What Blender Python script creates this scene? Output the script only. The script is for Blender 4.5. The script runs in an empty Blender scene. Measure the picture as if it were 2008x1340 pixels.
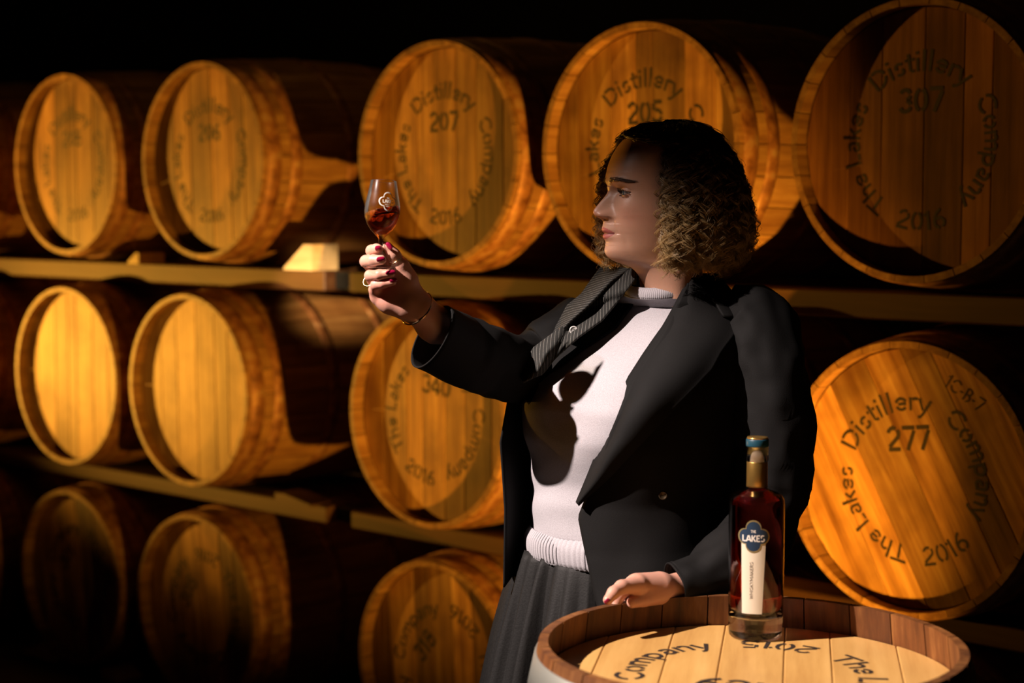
import bpy, bmesh, math, random
import numpy as np
from mathutils import Vector, Matrix
from mathutils.bvhtree import BVHTree
random.seed(7); rng = np.random.RandomState(7)
sc = bpy.context.scene
col = sc.collection
PI = math.pi

# ------------------------------------------------------------------ camera
FPX, CX, CY, HCAM = 3400.0, 1004.0, 670.0, 1.56
PITCH = math.atan(268.0 / FPX)
cam = bpy.data.cameras.new('camera'); camo = bpy.data.objects.new('camera', cam)
col.objects.link(camo); sc.camera = camo
cam.lens = FPX / 2008.0 * 36.0; cam.sensor_width = 36.0; cam.sensor_fit = 'HORIZONTAL'
camo.location = (0, 0, HCAM); camo.rotation_euler = (PI / 2 - PITCH, 0, 0)
cam.clip_start = 0.05; cam.clip_end = 60
cam.dof.use_dof = True; cam.dof.focus_distance = 2.83; cam.dof.aperture_fstop = 3.0
cam.dof.aperture_blades = 0

# ------------------------------------------------------------------ view
vs = sc.view_settings
vs.view_transform = 'Standard'; vs.look = 'None'; vs.gamma = 1.0
try: vs.use_curve_mapping = False
except Exception: pass
vs.exposure = 0.0

# ------------------------------------------------------------------ world and lamps
w = bpy.data.worlds.new('world'); sc.world = w; w.use_nodes = True
w.node_tree.nodes['Background'].inputs[0].default_value = (1.0, 0.13, 0.03, 1)
w.node_tree.nodes['Background'].inputs[1].default_value = 0.004

ALPHA = math.radians(42.5)
RDIR = Vector((math.cos(ALPHA), -math.sin(ALPHA), 0))       # along the rack, to the right and nearer
FRONT = Vector((-math.sin(ALPHA), -math.cos(ALPHA), 0))     # out of the rack, the way the heads face
CAMF = Vector((0, math.cos(PITCH), -math.sin(PITCH))); CAMU = Vector((0, math.sin(PITCH), math.cos(PITCH)))
def P(px, py, d):
    px, py, d = float(px), float(py), float(d)
    return Vector((0, 0, HCAM)) + d * (CAMF + (px - CX) / FPX * Vector((1, 0, 0)) + (CY - py) / FPX * CAMU)
def proj(v):
    q = Vector(v) - Vector((0, 0, HCAM)); d = q.dot(CAMF)
    return CX + FPX * q.x / d, CY - FPX * q.dot(CAMU) / d
def rack_pt(px):                                             # head plane of the rack under an image column, at camera height
    d = 16190.0 / (px + 2706.0)
    return Vector(((px - CX) / FPX * d, d, 0))
R0 = rack_pt(872)
def rack(s, front=0.0, z=0.0):
    return R0 + RDIR * s + FRONT * front + Vector((0, 0, z))

def lamp(name, kind, loc, energy, color, size=0.05, target=None, angle=60, blend=0.2):
    l = bpy.data.lights.new(name, kind); o = bpy.data.objects.new(name, l); col.objects.link(o)
    o.location = loc; l.energy = energy; l.color = color
    if kind in ('SPOT', 'POINT'): l.shadow_soft_size = size
    if kind == 'AREA': l.size = size
    if kind == 'SPOT': l.spot_size = math.radians(angle); l.spot_blend = blend
    if target is not None:
        o.rotation_euler = (Vector(target) - Vector(loc)).to_track_quat('-Z', 'Y').to_euler()
    return o
WARM = (1.0, 0.45, 0.045)
# two warm uplights at the ends of the rack, one cooler spotlight on the taster, one small spot on the rail
lamp('warm_lamp_right', 'SPOT', rack(1.98, 0.68, 0.35), 440, WARM, 0.02, rack(-0.2, 0.0, 1.62), 68, 1.0)
lamp('warm_lamp_left', 'SPOT', rack(-4.0, 1.5, 0.80), 760, WARM, 0.02, rack(-0.6, 0.0, 1.90), 52, 0.8)
lamp('rail_spot', 'SPOT', (-1.3, 0.3, 1.8), 3400, (1.0, 0.66, 0.30), 0.02, P(600, 560, 4.95), 4.0, 1.0)
KEYL = Vector((-0.199, 2.66, 1.742)) - Vector((0.738, 0.302, -0.603)).normalized() * 2.85
lamp('spotlight', 'SPOT', KEYL, 1350, (1.0, 0.83, 0.76), 0.022, (0.13, 2.46, 0.99), 23.0, 0.65)
lamp('ceiling_lamp', 'POINT', rack(-0.55, -0.15, 3.1), 2.6, (1.0, 0.50, 0.10), 0.08)

# ------------------------------------------------------------------ helpers
def new_mesh(name, verts, faces, smooth=False):
    me = bpy.data.meshes.new(name)
    me.from_pydata([tuple(map(float, v)) for v in verts], [], [tuple(map(int, f)) for f in faces])
    me.validate(); me.update()
    if smooth: me.polygons.foreach_set('use_smooth', [True] * len(me.polygons))
    return me
def np_mesh(name, V, F, smooth=True):
    V = np.asarray(V, np.float32); F = np.asarray(F, np.int32); k = F.shape[1]
    me = bpy.data.meshes.new(name)
    me.vertices.add(len(V)); me.vertices.foreach_set('co', V.ravel())
    me.loops.add(F.size); me.loops.foreach_set('vertex_index', F.ravel())
    me.polygons.add(len(F)); me.polygons.foreach_set('loop_start', np.arange(0, F.size, k, dtype=np.int32))
    me.polygons.foreach_set('use_smooth', np.full(len(F), smooth))
    me.update(calc_edges=True); me.validate()
    return me
def link(name, data, mat=None, parent=None, label=None):
    o = bpy.data.objects.new(name, data); col.objects.link(o)
    if mat is not None and data is not None and len(data.materials) == 0: data.materials.append(mat)
    if parent is not None: o.parent = parent
    if label: o['label'] = label
    return o
def empty(name, loc=(0, 0, 0)):
    o = bpy.data.objects.new(name, None); col.objects.link(o); o.location = loc; o.empty_display_size = 0.05
    return o
def tag(o, label, cat, group=None, kind=None):
    o['label'] = label; o['category'] = cat
    if group: o['group'] = group
    if kind: o['kind'] = kind
    return o
def from_bm(name, bm, smooth=False):
    bmesh.ops.recalc_face_normals(bm, faces=bm.faces)
    me = bpy.data.meshes.new(name); bm.to_mesh(me); bm.free()
    if smooth: me.polygons.foreach_set('use_smooth', [True] * len(me.polygons))
    return me
def box_bm(bm, sx, sy, sz, M=None, bevel=0.0):
    r = bmesh.ops.create_cube(bm, size=1.0)
    bmesh.ops.scale(bm, vec=(sx, sy, sz), verts=r['verts'])
    if bevel > 0:
        ed = list({e for v in r['verts'] for e in v.link_edges})
        rr = bmesh.ops.bevel(bm, geom=ed, offset=bevel, segments=1, affect='EDGES')
        vv = list({v for f in rr['faces'] for v in f.verts})
        vv = list({v for v in bm.verts if v.is_valid and (v in set(vv))})
    else: vv = r['verts']
    if M is not None: bmesh.ops.transform(bm, matrix=M, verts=vv)
    return vv
def box_mesh(name, sx, sy, sz, bevel=0.003):
    bm = bmesh.new(); box_bm(bm, sx, sy, sz, None, bevel)
    return from_bm(name, bm)
def lathe(name, prof, n=48, smooth=True, close=False):
    V, F = [], []
    for (r, z) in prof:
        for i in range(n):
            a = 2 * PI * i / n; V.append((r * math.cos(a), r * math.sin(a), z))
    m = len(prof)
    for j in range(m if close else m - 1):
        k = (j + 1) % m
        for i in range(n):
            F.append((j * n + i, j * n + (i + 1) % n, k * n + (i + 1) % n, k * n + i))
    if not close:
        if prof[0][0] > 1e-6: F.append(tuple(range(n))[::-1])
        if prof[-1][0] > 1e-6: F.append(tuple((m - 1) * n + i for i in range(n)))
    bm = bmesh.new(); me = bpy.data.meshes.new('t'); me.from_pydata(V, [], F); bm.from_mesh(me)
    bpy.data.meshes.remove(me)
    bmesh.ops.remove_doubles(bm, verts=bm.verts, dist=1e-6)
    return from_bm(name, bm, smooth)
def frame_at(o, loc, X, Y, Z):
    o.matrix_world = Matrix(((X[0], Y[0], Z[0], loc[0]), (X[1], Y[1], Z[1], loc[1]), (X[2], Y[2], Z[2], loc[2]), (0, 0, 0, 1)))

# ------------------------------------------------------------------ materials
def nodes(name):
    m = bpy.data.materials.new(name); m.use_nodes = True
    nt = m.node_tree; b = nt.nodes['Principled BSDF']
    return m, nt, b
def plain(name, c, rough=0.6, metal=0.0, spec=0.5, **kw):
    m, nt, b = nodes(name)
    b.inputs['Base Color'].default_value = (*c, 1); b.inputs['Roughness'].default_value = rough
    b.inputs['Metallic'].default_value = metal; b.inputs['Specular IOR Level'].default_value = spec
    for k, v in kw.items(): b.inputs[k.replace('_', ' ')].default_value = v
    return m
def N(nt, t, **kw):
    n = nt.nodes.new(t)
    for k, v in kw.items(): setattr(n, k, v)
    return n
def ramp(nt, stops):
    r = N(nt, 'ShaderNodeValToRGB'); e = r.color_ramp.elements
    e[0].position, e[0].color = stops[0][0], (*stops[0][1], 1)
    e[1].position, e[1].color = stops[-1][0], (*stops[-1][1], 1)
    for p, c in stops[1:-1]:
        q = e.new(p); q.color = (*c, 1)
    return r
def wood(name, c0, c1, c2, scale, rough=0.55, blot=0.5, vary=0.35, bump=0.25, stain=(0.10, 0.035, 0.012)):
    m, nt, b = nodes(name); L = nt.links.new
    tc = N(nt, 'ShaderNodeTexCoord'); oi = N(nt, 'ShaderNodeObjectInfo')
    off = N(nt, 'ShaderNodeVectorMath', operation='ADD'); sc3 = N(nt, 'ShaderNodeVectorMath', operation='SCALE')
    cmb = N(nt, 'ShaderNodeCombineXYZ')
    for i in range(3): L(oi.outputs['Random'], cmb.inputs[i])
    L(cmb.outputs[0], sc3.inputs[0]); sc3.inputs['Scale'].default_value = 17.0
    L(tc.outputs['Object'], off.inputs[0]); L(sc3.outputs[0], off.inputs[1])
    mp = N(nt, 'ShaderNodeMapping'); mp.inputs['Scale'].default_value = scale; L(off.outputs[0], mp.inputs[0])
    n1 = N(nt, 'ShaderNodeTexNoise'); n1.inputs['Scale'].default_value = 1.0; n1.inputs['Detail'].default_value = 6; n1.inputs['Roughness'].default_value = 0.65
    L(mp.outputs[0], n1.inputs['Vector'])
    r1 = ramp(nt, [(0.25, c0), (0.5, c1), (0.75, c2)]); L(n1.outputs[0], r1.inputs[0])
    n2 = N(nt, 'ShaderNodeTexNoise'); n2.inputs['Scale'].default_value = 5.5; n2.inputs['Detail'].default_value = 4; L(off.outputs[0], n2.inputs['Vector'])
    r2 = ramp(nt, [(0.45, (0, 0, 0)), (0.72, (1, 1, 1))]); L(n2.outputs[0], r2.inputs[0])
    mm = N(nt, 'ShaderNodeMath', operation='MULTIPLY'); L(r2.outputs[0], mm.inputs[0]); mm.inputs[1].default_value = blot
    mx = N(nt, 'ShaderNodeMix', data_type='RGBA'); L(mm.outputs[0], mx.inputs[0]); L(r1.outputs[0], mx.inputs[6]); mx.inputs[7].default_value = (*stain, 1)
    hv = N(nt, 'ShaderNodeHueSaturation'); L(mx.outputs[2], hv.inputs['Color'])
    mr = N(nt, 'ShaderNodeMapRange'); L(oi.outputs['Random'], mr.inputs[0]); mr.inputs[3].default_value = 1 - vary; mr.inputs[4].default_value = 1 + vary * 0.6
    L(mr.outputs[0], hv.inputs['Value']); L(hv.outputs[0], b.inputs['Base Color'])
    b.inputs['Roughness'].default_value = rough; b.inputs['Specular IOR Level'].default_value = 0.35
    bp = N(nt, 'ShaderNodeBump'); bp.inputs['Strength'].default_value = bump; bp.inputs['Distance'].default_value = 0.002
    L(n1.outputs[0], bp.inputs['Height']); L(bp.outputs[0], b.inputs['Normal'])
    return m
M = {}
M['oak_head'] = wood('oak_head', (0.13, 0.050, 0.014), (0.38, 0.19, 0.062), (0.62, 0.37, 0.14), (42, 2.2, 42), 0.5, 0.75, 0.5)
M['oak_head_new'] = wood('oak_head_new', (0.42, 0.26, 0.12), (0.66, 0.45, 0.22), (0.82, 0.62, 0.34), (42, 2.2, 42), 0.45, 0.15, 0.12)
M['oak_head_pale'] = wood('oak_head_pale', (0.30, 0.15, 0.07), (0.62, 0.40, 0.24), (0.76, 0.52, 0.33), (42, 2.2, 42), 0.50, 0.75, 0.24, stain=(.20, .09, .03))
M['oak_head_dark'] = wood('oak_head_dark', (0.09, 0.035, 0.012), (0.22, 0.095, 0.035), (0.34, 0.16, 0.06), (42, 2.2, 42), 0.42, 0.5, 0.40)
M['oak_head_gold'] = wood('oak_head_gold', (0.46, 0.23, 0.06), (0.62, 0.35, 0.105), (0.74, 0.45, 0.15), (30, 2.2, 30), 0.45, 0.30, 0.08, stain=(.40, .20, .06))
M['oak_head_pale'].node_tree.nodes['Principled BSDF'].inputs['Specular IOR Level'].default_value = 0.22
M['oak_stave'] = wood('oak_stave', (0.11, 0.045, 0.014), (0.27, 0.135, 0.048), (0.42, 0.25, 0.10), (36, 36, 2.0), 0.5, 0.5, 0.22)
M['oak_worn'] = wood('oak_worn', (0.035, 0.011, 0.003), (0.15, 0.052, 0.012), (0.32, 0.135, 0.035), (36, 36, 3.0), 0.6, 0.5, 0.4)
M['timber'] = wood('timber', (0.028, 0.010, 0.004), (0.055, 0.022, 0.009), (0.09, 0.045, 0.02), (1.6, 26, 26), 0.6, 0.35, 0.25)
M['pale_wood'] = wood('pale_wood', (0.42, 0.30, 0.17), (0.58, 0.44, 0.27), (0.70, 0.55, 0.36), (4, 30, 30), 0.6, 0.1, 0.1)
M['paint'] = plain('black_stencil_paint', (0.022, 0.012, 0.008), 0.7)
m, nt, b = nodes('rusty_steel'); L = nt.links.new
tc = N(nt, 'ShaderNodeTexCoord'); n1 = N(nt, 'ShaderNodeTexNoise'); n1.inputs['Scale'].default_value = 28; n1.inputs['Detail'].default_value = 6
L(tc.outputs['Object'], n1.inputs[0])
r1 = ramp(nt, [(0.35, (0.13, 0.045, 0.015)), (0.55, (0.30, 0.13, 0.05)), (0.7, (0.40, 0.24, 0.12))]); L(n1.outputs[0], r1.inputs[0]); L(r1.outputs[0], b.inputs['Base Color'])
b.inputs['Metallic'].default_value = 0.25; b.inputs['Roughness'].default_value = 0.55
bp = N(nt, 'ShaderNodeBump'); bp.inputs['Strength'].default_value = 0.2; bp.inputs['Distance'].default_value = 0.001; L(n1.outputs[0], bp.inputs['Height']); L(bp.outputs[0], b.inputs['Normal'])
M['hoop'] = m
M['galv'] = plain('galvanised_steel', (0.42, 0.42, 0.36), 0.42, 0.7)
M['steel'] = plain('dark_steel', (0.02, 0.02, 0.022), 0.5, 0.6)
def rough_surface(name, c0, c1, sc_, rough=0.85, bump=0.4):
    m, nt, b = nodes(name); L = nt.links.new
    tc = N(nt, 'ShaderNodeTexCoord'); n1 = N(nt, 'ShaderNodeTexNoise'); n1.inputs['Scale'].default_value = sc_; n1.inputs['Detail'].default_value = 7
    L(tc.outputs['Object'], n1.inputs[0]); r = ramp(nt, [(0.3, c0), (0.7, c1)]); L(n1.outputs[0], r.inputs[0]); L(r.outputs[0], b.inputs['Base Color'])
    b.inputs['Roughness'].default_value = rough
    bp = N(nt, 'ShaderNodeBump'); bp.inputs['Strength'].default_value = bump; bp.inputs['Distance'].default_value = 0.01; L(n1.outputs[0], bp.inputs['Height']); L(bp.outputs[0], b.inputs['Normal'])
    return m
M['floor'] = rough_surface('concrete_floor', (0.05, 0.045, 0.04), (0.10, 0.09, 0.08), 6)
M['wall'] = rough_surface('dark_wall', (0.010, 0.009, 0.008), (0.020, 0.018, 0.016), 4)

# ------------------------------------------------------------------ room shell
def struct(name, me, mat, loc=(0, 0, 0), rz=0.0):
    o = link(name, me, mat); o.location = loc; o.rotation_euler = (0, 0, rz); o['kind'] = 'structure'; return o
BX = -ALPHA
struct('floor', box_mesh('floor', 14, 14, 0.1), M['floor'], (-0.5, 3.5, -0.05), BX)
struct('ceiling', box_mesh('ceiling', 14, 14, 0.1), M['wall'], (-0.5, 3.5, 3.65), BX)
p = rack(0, -2.0); struct('wall_back', box_mesh('wall_back', 14, 0.12, 3.6), M['wall'], (p.x, p.y, 1.8), BX)
p = rack(3.9, 1.0); struct('wall_right', box_mesh('wall_right', 0.12, 7.5, 3.6), M['wall'], (p.x, p.y, 1.8), BX)
p = rack(-5.2, 1.0); struct('wall_left', box_mesh('wall_left', 0.12, 7.5, 3.6), M['wall'], (p.x, p.y, 1.8), BX)

# ------------------------------------------------------------------ stencil lettering
def arc(cx, cy, rx, ry, a0, a1, n=9):
    return [(cx + rx * math.cos(math.radians(a0 + (a1 - a0) * i / n)), cy + ry * math.sin(math.radians(a0 + (a1 - a0) * i / n))) for i in range(n + 1)]
G = {}   # glyph: (advance, strokes)
G['T'] = (.72, [[(.0, .93), (.66, .93)], [(.33, .80), (.33, 0)]])
G['h'] = (.60, [[(.09, 1), (.09, 0)], [(.20, .52)] + arc(.30, .42, .17, .20, 100, 0, 6) + [(.47, 0)]])
G['e'] = (.60, [arc(.29, .33, .22, .27, 200, 322, 8), arc(.29, .33, .22, .27, 25, 160, 9), [(.17, .34), (.50, .34)]])
G['L'] = (.56, [[(.10, 1), (.10, .0)], [(.22, .07), (.52, .07)]])
G['a'] = (.58, [arc(.27, .42, .17, .19, 140, 15, 6) + [(.44, .0)], arc(.25, .18, .15, .15, 70, 330, 8)])
G['k'] = (.56, [[(.09, 1), (.09, 0)], [(.20, .32), (.46, .64)], [(.26, .36), (.50, 0)]])
G['s'] = (.50, [arc(.24, .47, .15, .13, 30, 230, 7), arc(.23, .19, .16, .13, 55, -150, 7)])
G['D'] = (.76, [[(.09, .97), (.09, .03)], [(.20, .93)] + arc(.28, .5, .36, .43, 80, 8, 7), arc(.28, .5, .36, .43, -8, -80, 7) + [(.20, .07)]])
G['i'] = (.26, [[(.10, .66), (.10, 0)], [(.10, .97), (.10, .82)]])
G['t'] = (.40, [[(.17, .92), (.17, .12), (.26, .06), (.34, .07)], [(.25, .62), (.36, .62)], [(.0, .62), (.09, .62)]])
G['l'] = (.27, [[(.10, 1.05), (.10, .0)]])
G['r'] = (.42, [[(.09, .64), (.09, 0)], arc(.30, .40, .17, .2, 140, 60, 5)])
G['y'] = (.54, [[(.03, .64), (.22, .08)], [(.48, .64), (.24, -.10), (.14, -.26), (.02, -.26)]])
G['C'] = (.78, [arc(.42, .5, .34, .43, 42, 165, 9), arc(.42, .5, .34, .43, 195, 318, 9)])
G['o'] = (.62, [arc(.29, .32, .22, .28, 105, 255, 9), arc(.29, .32, .22, .28, -75, 75, 9)])
G['m'] = (.88, [[(.09, .64), (.09, 0)], [(.18, .52)] + arc(.28, .42, .14, .19, 100, 0, 5) + [(.42, 0)], [(.50, .52)] + arc(.60, .42, .15, .19, 100, 0, 5) + [(.75, 0)]])
G['p'] = (.62, [[(.09, .64), (.09, -.30)], arc(.27, .32, .22, .27, 125, -125, 11)])
G['n'] = (.60, [[(.09, .64), (.09, 0)], [(.20, .52)] + arc(.30, .42, .17, .20, 100, 0, 6) + [(.47, 0)]])
G['0'] = (.64, [arc(.30, .5, .22, .44, 105, 255, 9), arc(.30, .5, .22, .44, -75, 75, 9)])
G['1'] = (.40, [[(.20, 1), (.20, 0)], [(.10, .86), (.0, .76)]])
G['2'] = (.64, [arc(.29, .70, .22, .24, 170, 60, 6), arc(.29, .70, .22, .24, 40, -35, 4) + [(.08, .16)], [(.04, .05), (.54, .05)]])
G['3'] = (.62, [arc(.28, .72, .20, .21, 160, 15, 6), arc(.28, .72, .20, .21, -10, -75, 3), arc(.28, .27, .22, .23, 75, 10, 4), arc(.28, .27, .22, .23, -10, -160, 7)])
G['4'] = (.64, [[(.36, .96), (.03, .30)], [(.03, .26), (.58, .26)], [(.42, .74), (.42, .0)]])
G['5'] = (.62, [[(.12, .94), (.52, .94)], [(.10, .86), (.10, .56)], arc(.27, .31, .23, .26, 110, 10, 6), arc(.27, .31, .23, .26, -10, -155, 7)])
G['6'] = (.64, [[(.46, .95), (.25, .80), (.12, .58)] + arc(.29, .28, .21, .25, 165, 262, 6), arc(.29, .28, .21, .25, 130, -70, 9)])
G['7'] = (.60, [[(.02, .94), (.56, .94)], [(.52, .82), (.20, 0)]])
G['8'] = (.64, [arc(.29, .74, .19, .2, 15, 165, 7), arc(.29, .74, .19, .2, 195, 345, 7), arc(.29, .28, .23, .24, 15, 165, 7), arc(.29, .28, .23, .24, 195, 345, 7)])
G['9'] = (.64, [[(.12, .05), (.33, .20), (.46, .42)] + arc(.29, .72, .21, .25, -15, 82, 6), arc(.29, .72, .21, .25, -50, -250, 9)])
G['B'] = (.62, [[(.09, .97), (.09, .03)], [(.20, .93)] + arc(.28, .73, .18, .2, 80, -70, 6), [(.20, .52)] + arc(.28, .28, .22, .24, 75, -85, 6)])
G['-'] = (.40, [[(.04, .42), (.28, .42)]])
G['A'] = (.70, [[(.03, 0), (.31, .98)], [(.37, .98), (.64, 0)], [(.20, .30), (.48, .30)]])
G['K'] = (.64, [[(.09, 1), (.09, 0)], [(.22, .50), (.52, 1)], [(.24, .50), (.56, 0)]])
G['E'] = (.56, [[(.09, 1), (.09, 0)], [(.18, .94), (.48, .94)], [(.18, .52), (.42, .52)], [(.18, .06), (.50, .06)]])
G['S'] = (.58, [arc(.27, .73, .20, .21, 30, 235, 8), arc(.27, .27, .21, .22, 58, -150, 8)])
G['H'] = (.70, [[(.09, 1), (.09, 0)], [(.55, 1), (.55, 0)], [(.17, .5), (.47, .5)]])
G['I'] = (.26, [[(.10, 1), (.10, 0)]])
G['W'] = (.9, [[(.03, 1), (.22, 0)], [(.24, 0), (.42, .9)], [(.44, .9), (.62, 0)], [(.64, 0), (.83, 1)]])
G['Y'] = (.6, [[(.02, 1), (.28, .5)], [(.54, 1), (.28, .5)], [(.28, .45), (.28, 0)]])
G['N'] = (.72, [[(.09, 0), (.09, 1)], [(.12, 1), (.55, 0)], [(.58, 0), (.58, 1)]])
G['G'] = (.72, [arc(.38, .5, .3, .43, 42, 318, 12), [(.60, .14), (.60, .42), (.42, .42)]])
G['M'] = (.86, [[(.07, 0), (.09, 1)], [(.12, 1), (.40, .2)], [(.40, .2), (.68, 1)], [(.71, 1), (.73, 0)]])
G['R'] = (.64, [[(.09, 0), (.09, 1)], [(.14, .94)] + arc(.28, .72, .2, .21, 85, -85, 7) + [(.14, .51)], [(.28, .5), (.54, 0)]])
G['V'] = (.66, [[(.02, 1), (.29, 0)], [(.33, 0), (.60, 1)]])
G['O'] = (.78, [arc(.36, .5, .30, .44, 0, 360, 20)])
G[' '] = (.4, [])
def ribbon(pts, w):
    pts = [Vector((p[0], p[1], 0)) for p in pts]; L_, R_ = [], []
    for i, p in enumerate(pts):
        a = pts[max(i - 1, 0)]; b_ = pts[min(i + 1, len(pts) - 1)]
        t = (b_ - a).normalized(); n = Vector((-t.y, t.x, 0)) * (w / 2)
        L_.append(p + n); R_.append(p - n)
    return L_, R_
def text_geo(V, F, txt, size, place, w=0.155, sx=1.0):
    """place(x, y) maps a text point to a surface point"""
    x0 = -sum(G[c][0] for c in txt) * sx * size / 2
    for c in txt:
        adv, st = G[c]
        for s in st:
            Lp, Rp = ribbon([(a * sx, b_) for a, b_ in s], w)
            b0 = len(V)
            for q in Lp: V.append(place(x0 + q.x * size, q.y * size))
            for q in Rp: V.append(place(x0 + q.x * size, q.y * size))
            n = len(Lp)
            for i in range(n - 1): F.append((b0 + i, b0 + n + i, b0 + n + i + 1, b0 + i + 1))
        x0 += adv * sx * size
def lettering_meshes(number, z, year='2016', roll=0.0, k=1.0, extra=None, numroll=None, ncy=0.062):
    out = []
    def add(txt, size, pl, w=0.155, sx=1.0):
        V, F = [], []; text_geo(V, F, txt, size, pl, w, sx); out.append(new_mesh('lettering', V, F))
    def circ(txt, a_mid, size, rad, outward=True, sx=1.26):
        am = math.radians(90 - a_mid) + roll
        def pl(x, y):
            if outward: a = am - x / (rad + size * .4); r = rad + y
            else: a = am + x / (rad - size * .4); r = rad - y
            return (r * math.cos(a), r * math.sin(a), z)
        add(txt, size, pl, 0.15, sx)
    S_, R_ = 0.041 * k, 0.148 * k
    circ('The', 229, S_, R_); circ('Lakes', 277, S_, R_); circ('Distillery', 359, S_ * 1.08, R_, True, 1.32); circ('Company', 100, S_ * 1.04, R_)
    circ(year, 178, S_, R_ + S_, False)
    nr = roll * 0.35 if numroll is None else numroll
    cy = ncy * k
    add(number, 0.052 * k, lambda x, y: (x * math.cos(nr) - (y + cy) * math.sin(nr), x * math.sin(nr) + (y + cy) * math.cos(nr), z), 0.17, 1.12)
    if extra:
        txt, ex, ey, er, es = extra
        add(txt, es, lambda x, y: (ex + x * math.cos(er) - y * math.sin(er), ey + x * math.sin(er) + y * math.cos(er), z), 0.10)
    return out

# ------------------------------------------------------------------ casks
class Cask:
    def __init__(s, Re=0.291, Rb=0.318, Lh=0.44, N_=26, th=0.0215, recess=0.036, strips=None):
        s.Re, s.Rb, s.Lh, s.N, s.th, s.rec = Re, Rb, Lh, N_, th, recess
        R = lambda z: Rb - (Rb - Re) * (z / Lh) ** 2
        s.R = R
        # one stave
        V, F = [], []; da = PI / N_ - 0.004; nz = 12
        zs = [-Lh + 2 * Lh * i / nz for i in range(nz + 1)]
        for zi, z in enumerate(zs):
            ri = R(z) - th + (0.007 if zi in (0, nz) else 0)
            for a in (-da, -da * .33, da * .33, da): V.append((R(z) * math.cos(a), R(z) * math.sin(a), z))
            for a in (da, da * .33, -da * .33, -da): V.append((ri * math.cos(a), ri * math.sin(a), z))
        for j in range(nz):
            for i in range(8): F.append((j * 8 + i, j * 8 + (i + 1) % 8, (j + 1) * 8 + (i + 1) % 8, (j + 1) * 8 + i))
        F.append(tuple(range(8))[::-1]); F.append(tuple(nz * 8 + i for i in range(8)))
        s.stave = new_mesh('stave', V, F)
        # head planks
        s.zh = Lh - recess; s.rh = R(s.zh) - th + 0.001
        strips = strips or [.085, .098, .06, .09, .075, .10, .07]
        tot = sum(strips); x = -s.rh; s.planks = []
        for wd in strips:
            x1 = x + wd / tot * 2 * s.rh; s.planks.append(s.plank(x + 0.0004, x1 - 0.0004)); x = x1
        s.back = lathe('back_head', [(0, -s.zh - .01), (s.rh, -s.zh - .01), (s.rh, -s.zh + .01), (0, -s.zh + .01)], 40, False)
        def hoop(z0, z1):
            t = 0.0025
            return lathe('hoop', [(R(z0) + .0003, z0), (R(z0) + t, z0 + .0008), (R((z0 + z1) / 2) + t, (z0 + z1) / 2), (R(z1) + t, z1 - .0008), (R(z1) + .0003, z1), (R(z1) - .002, z1), (R(z0) - .002, z0)], 56, True, True)
        s.hoops = [hoop(*q) for q in ((Lh - .062, Lh - .014), (Lh - .135, Lh - .095), (.10, .14), (-.14, -.10), (-Lh + .095, -Lh + .135), (-Lh + .014, -Lh + .062))]
    def plank(s, x0, x1):
        r = s.rh; n = 10; pts = []
        for i in range(n + 1):
            x = x0 + (x1 - x0) * i / n; pts.append((x, math.sqrt(max(r * r - x * x, 1e-8))))
        for i in range(n, -1, -1):
            x = x0 + (x1 - x0) * i / n; pts.append((x, -math.sqrt(max(r * r - x * x, 1e-8))))
        xm = (x0 + x1) / 2; hw = (x1 - x0) / 2
        def ins(p, d): return (xm + (p[0] - xm) * (1 - d / hw), p[1] * (1 - d / r))
        V = [(*p, s.zh - .022) for p in pts] + [(*p, s.zh - .0015) for p in pts] + [(*ins(p, .0016), s.zh) for p in pts]
        m = len(pts); F = [tuple(range(m))[::-1], tuple(2 * m + i for i in range(m))]
        for k in (0, 1):
            for i in range(m): F.append((k * m + i, k * m + (i + 1) % m, (k + 1) * m + (i + 1) % m, (k + 1) * m + i))
        return new_mesh('plank', V, F)
def make_cask(c, loc, Z, up, roll, label, number=None, group=None, mats=None, year='2016', k=1.0, text_roll=0.0, extra=None, name='whisky_cask', numroll=None, stave_mats=None, ncy=0.062):
    mats = mats or {}
    root = empty(name)
    Z = Vector(Z).normalized(); Y = (Vector(up) - Z * Vector(up).dot(Z)).normalized(); X = Y.cross(Z)
    frame_at(root, loc, X, Y, Z)
    tag(root, label, 'cask', group)
    for i in range(c.N):
        key = 'stave' + ('_b' if stave_mats and stave_mats(i) else '')
        o = bpy.data.objects.new('stave', c.stave); col.objects.link(o); o.parent = root
        if not c.stave.materials: c.stave.materials.append(M['oak_stave'])
        if mats.get('stave'):
            o.material_slots[0].link = 'OBJECT'; o.material_slots[0].material = mats['stave']
        o.rotation_euler = (0, 0, 2 * PI * (i + .5) / c.N + roll)
    for pm in c.planks:
        o = link('plank', pm, M['oak_head'], root); o.rotation_euler = (0, 0, roll)
        if mats.get('head'): o.material_slots[0].link = 'OBJECT'; o.material_slots[0].material = mats['head']
    link('back_head', c.back, M['oak_stave'], root)
    for hm in c.hoops:
        o = link('hoop', hm, M['hoop'], root)
        if mats.get('hoop'): o.material_slots[0].link = 'OBJECT'; o.material_slots[0].material = mats['hoop']
    if number:
        for lm in lettering_meshes(number, c.zh + .0006, year, text_roll, k, extra, numroll, ncy):
            link('lettering', lm, M['paint'], root, 'black stencilled lettering')
    return root
casks = [Cask(strips=s_) for s_ in ([.085, .098, .06, .09, .075, .10, .07], [.07, .11, .08, .05, .10, .09, .08], [.10, .075, .095, .085, .06, .11])]
ROWZ = {'top': 1.69, 'middle': 1.0, 'bottom': 0.330}
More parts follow.
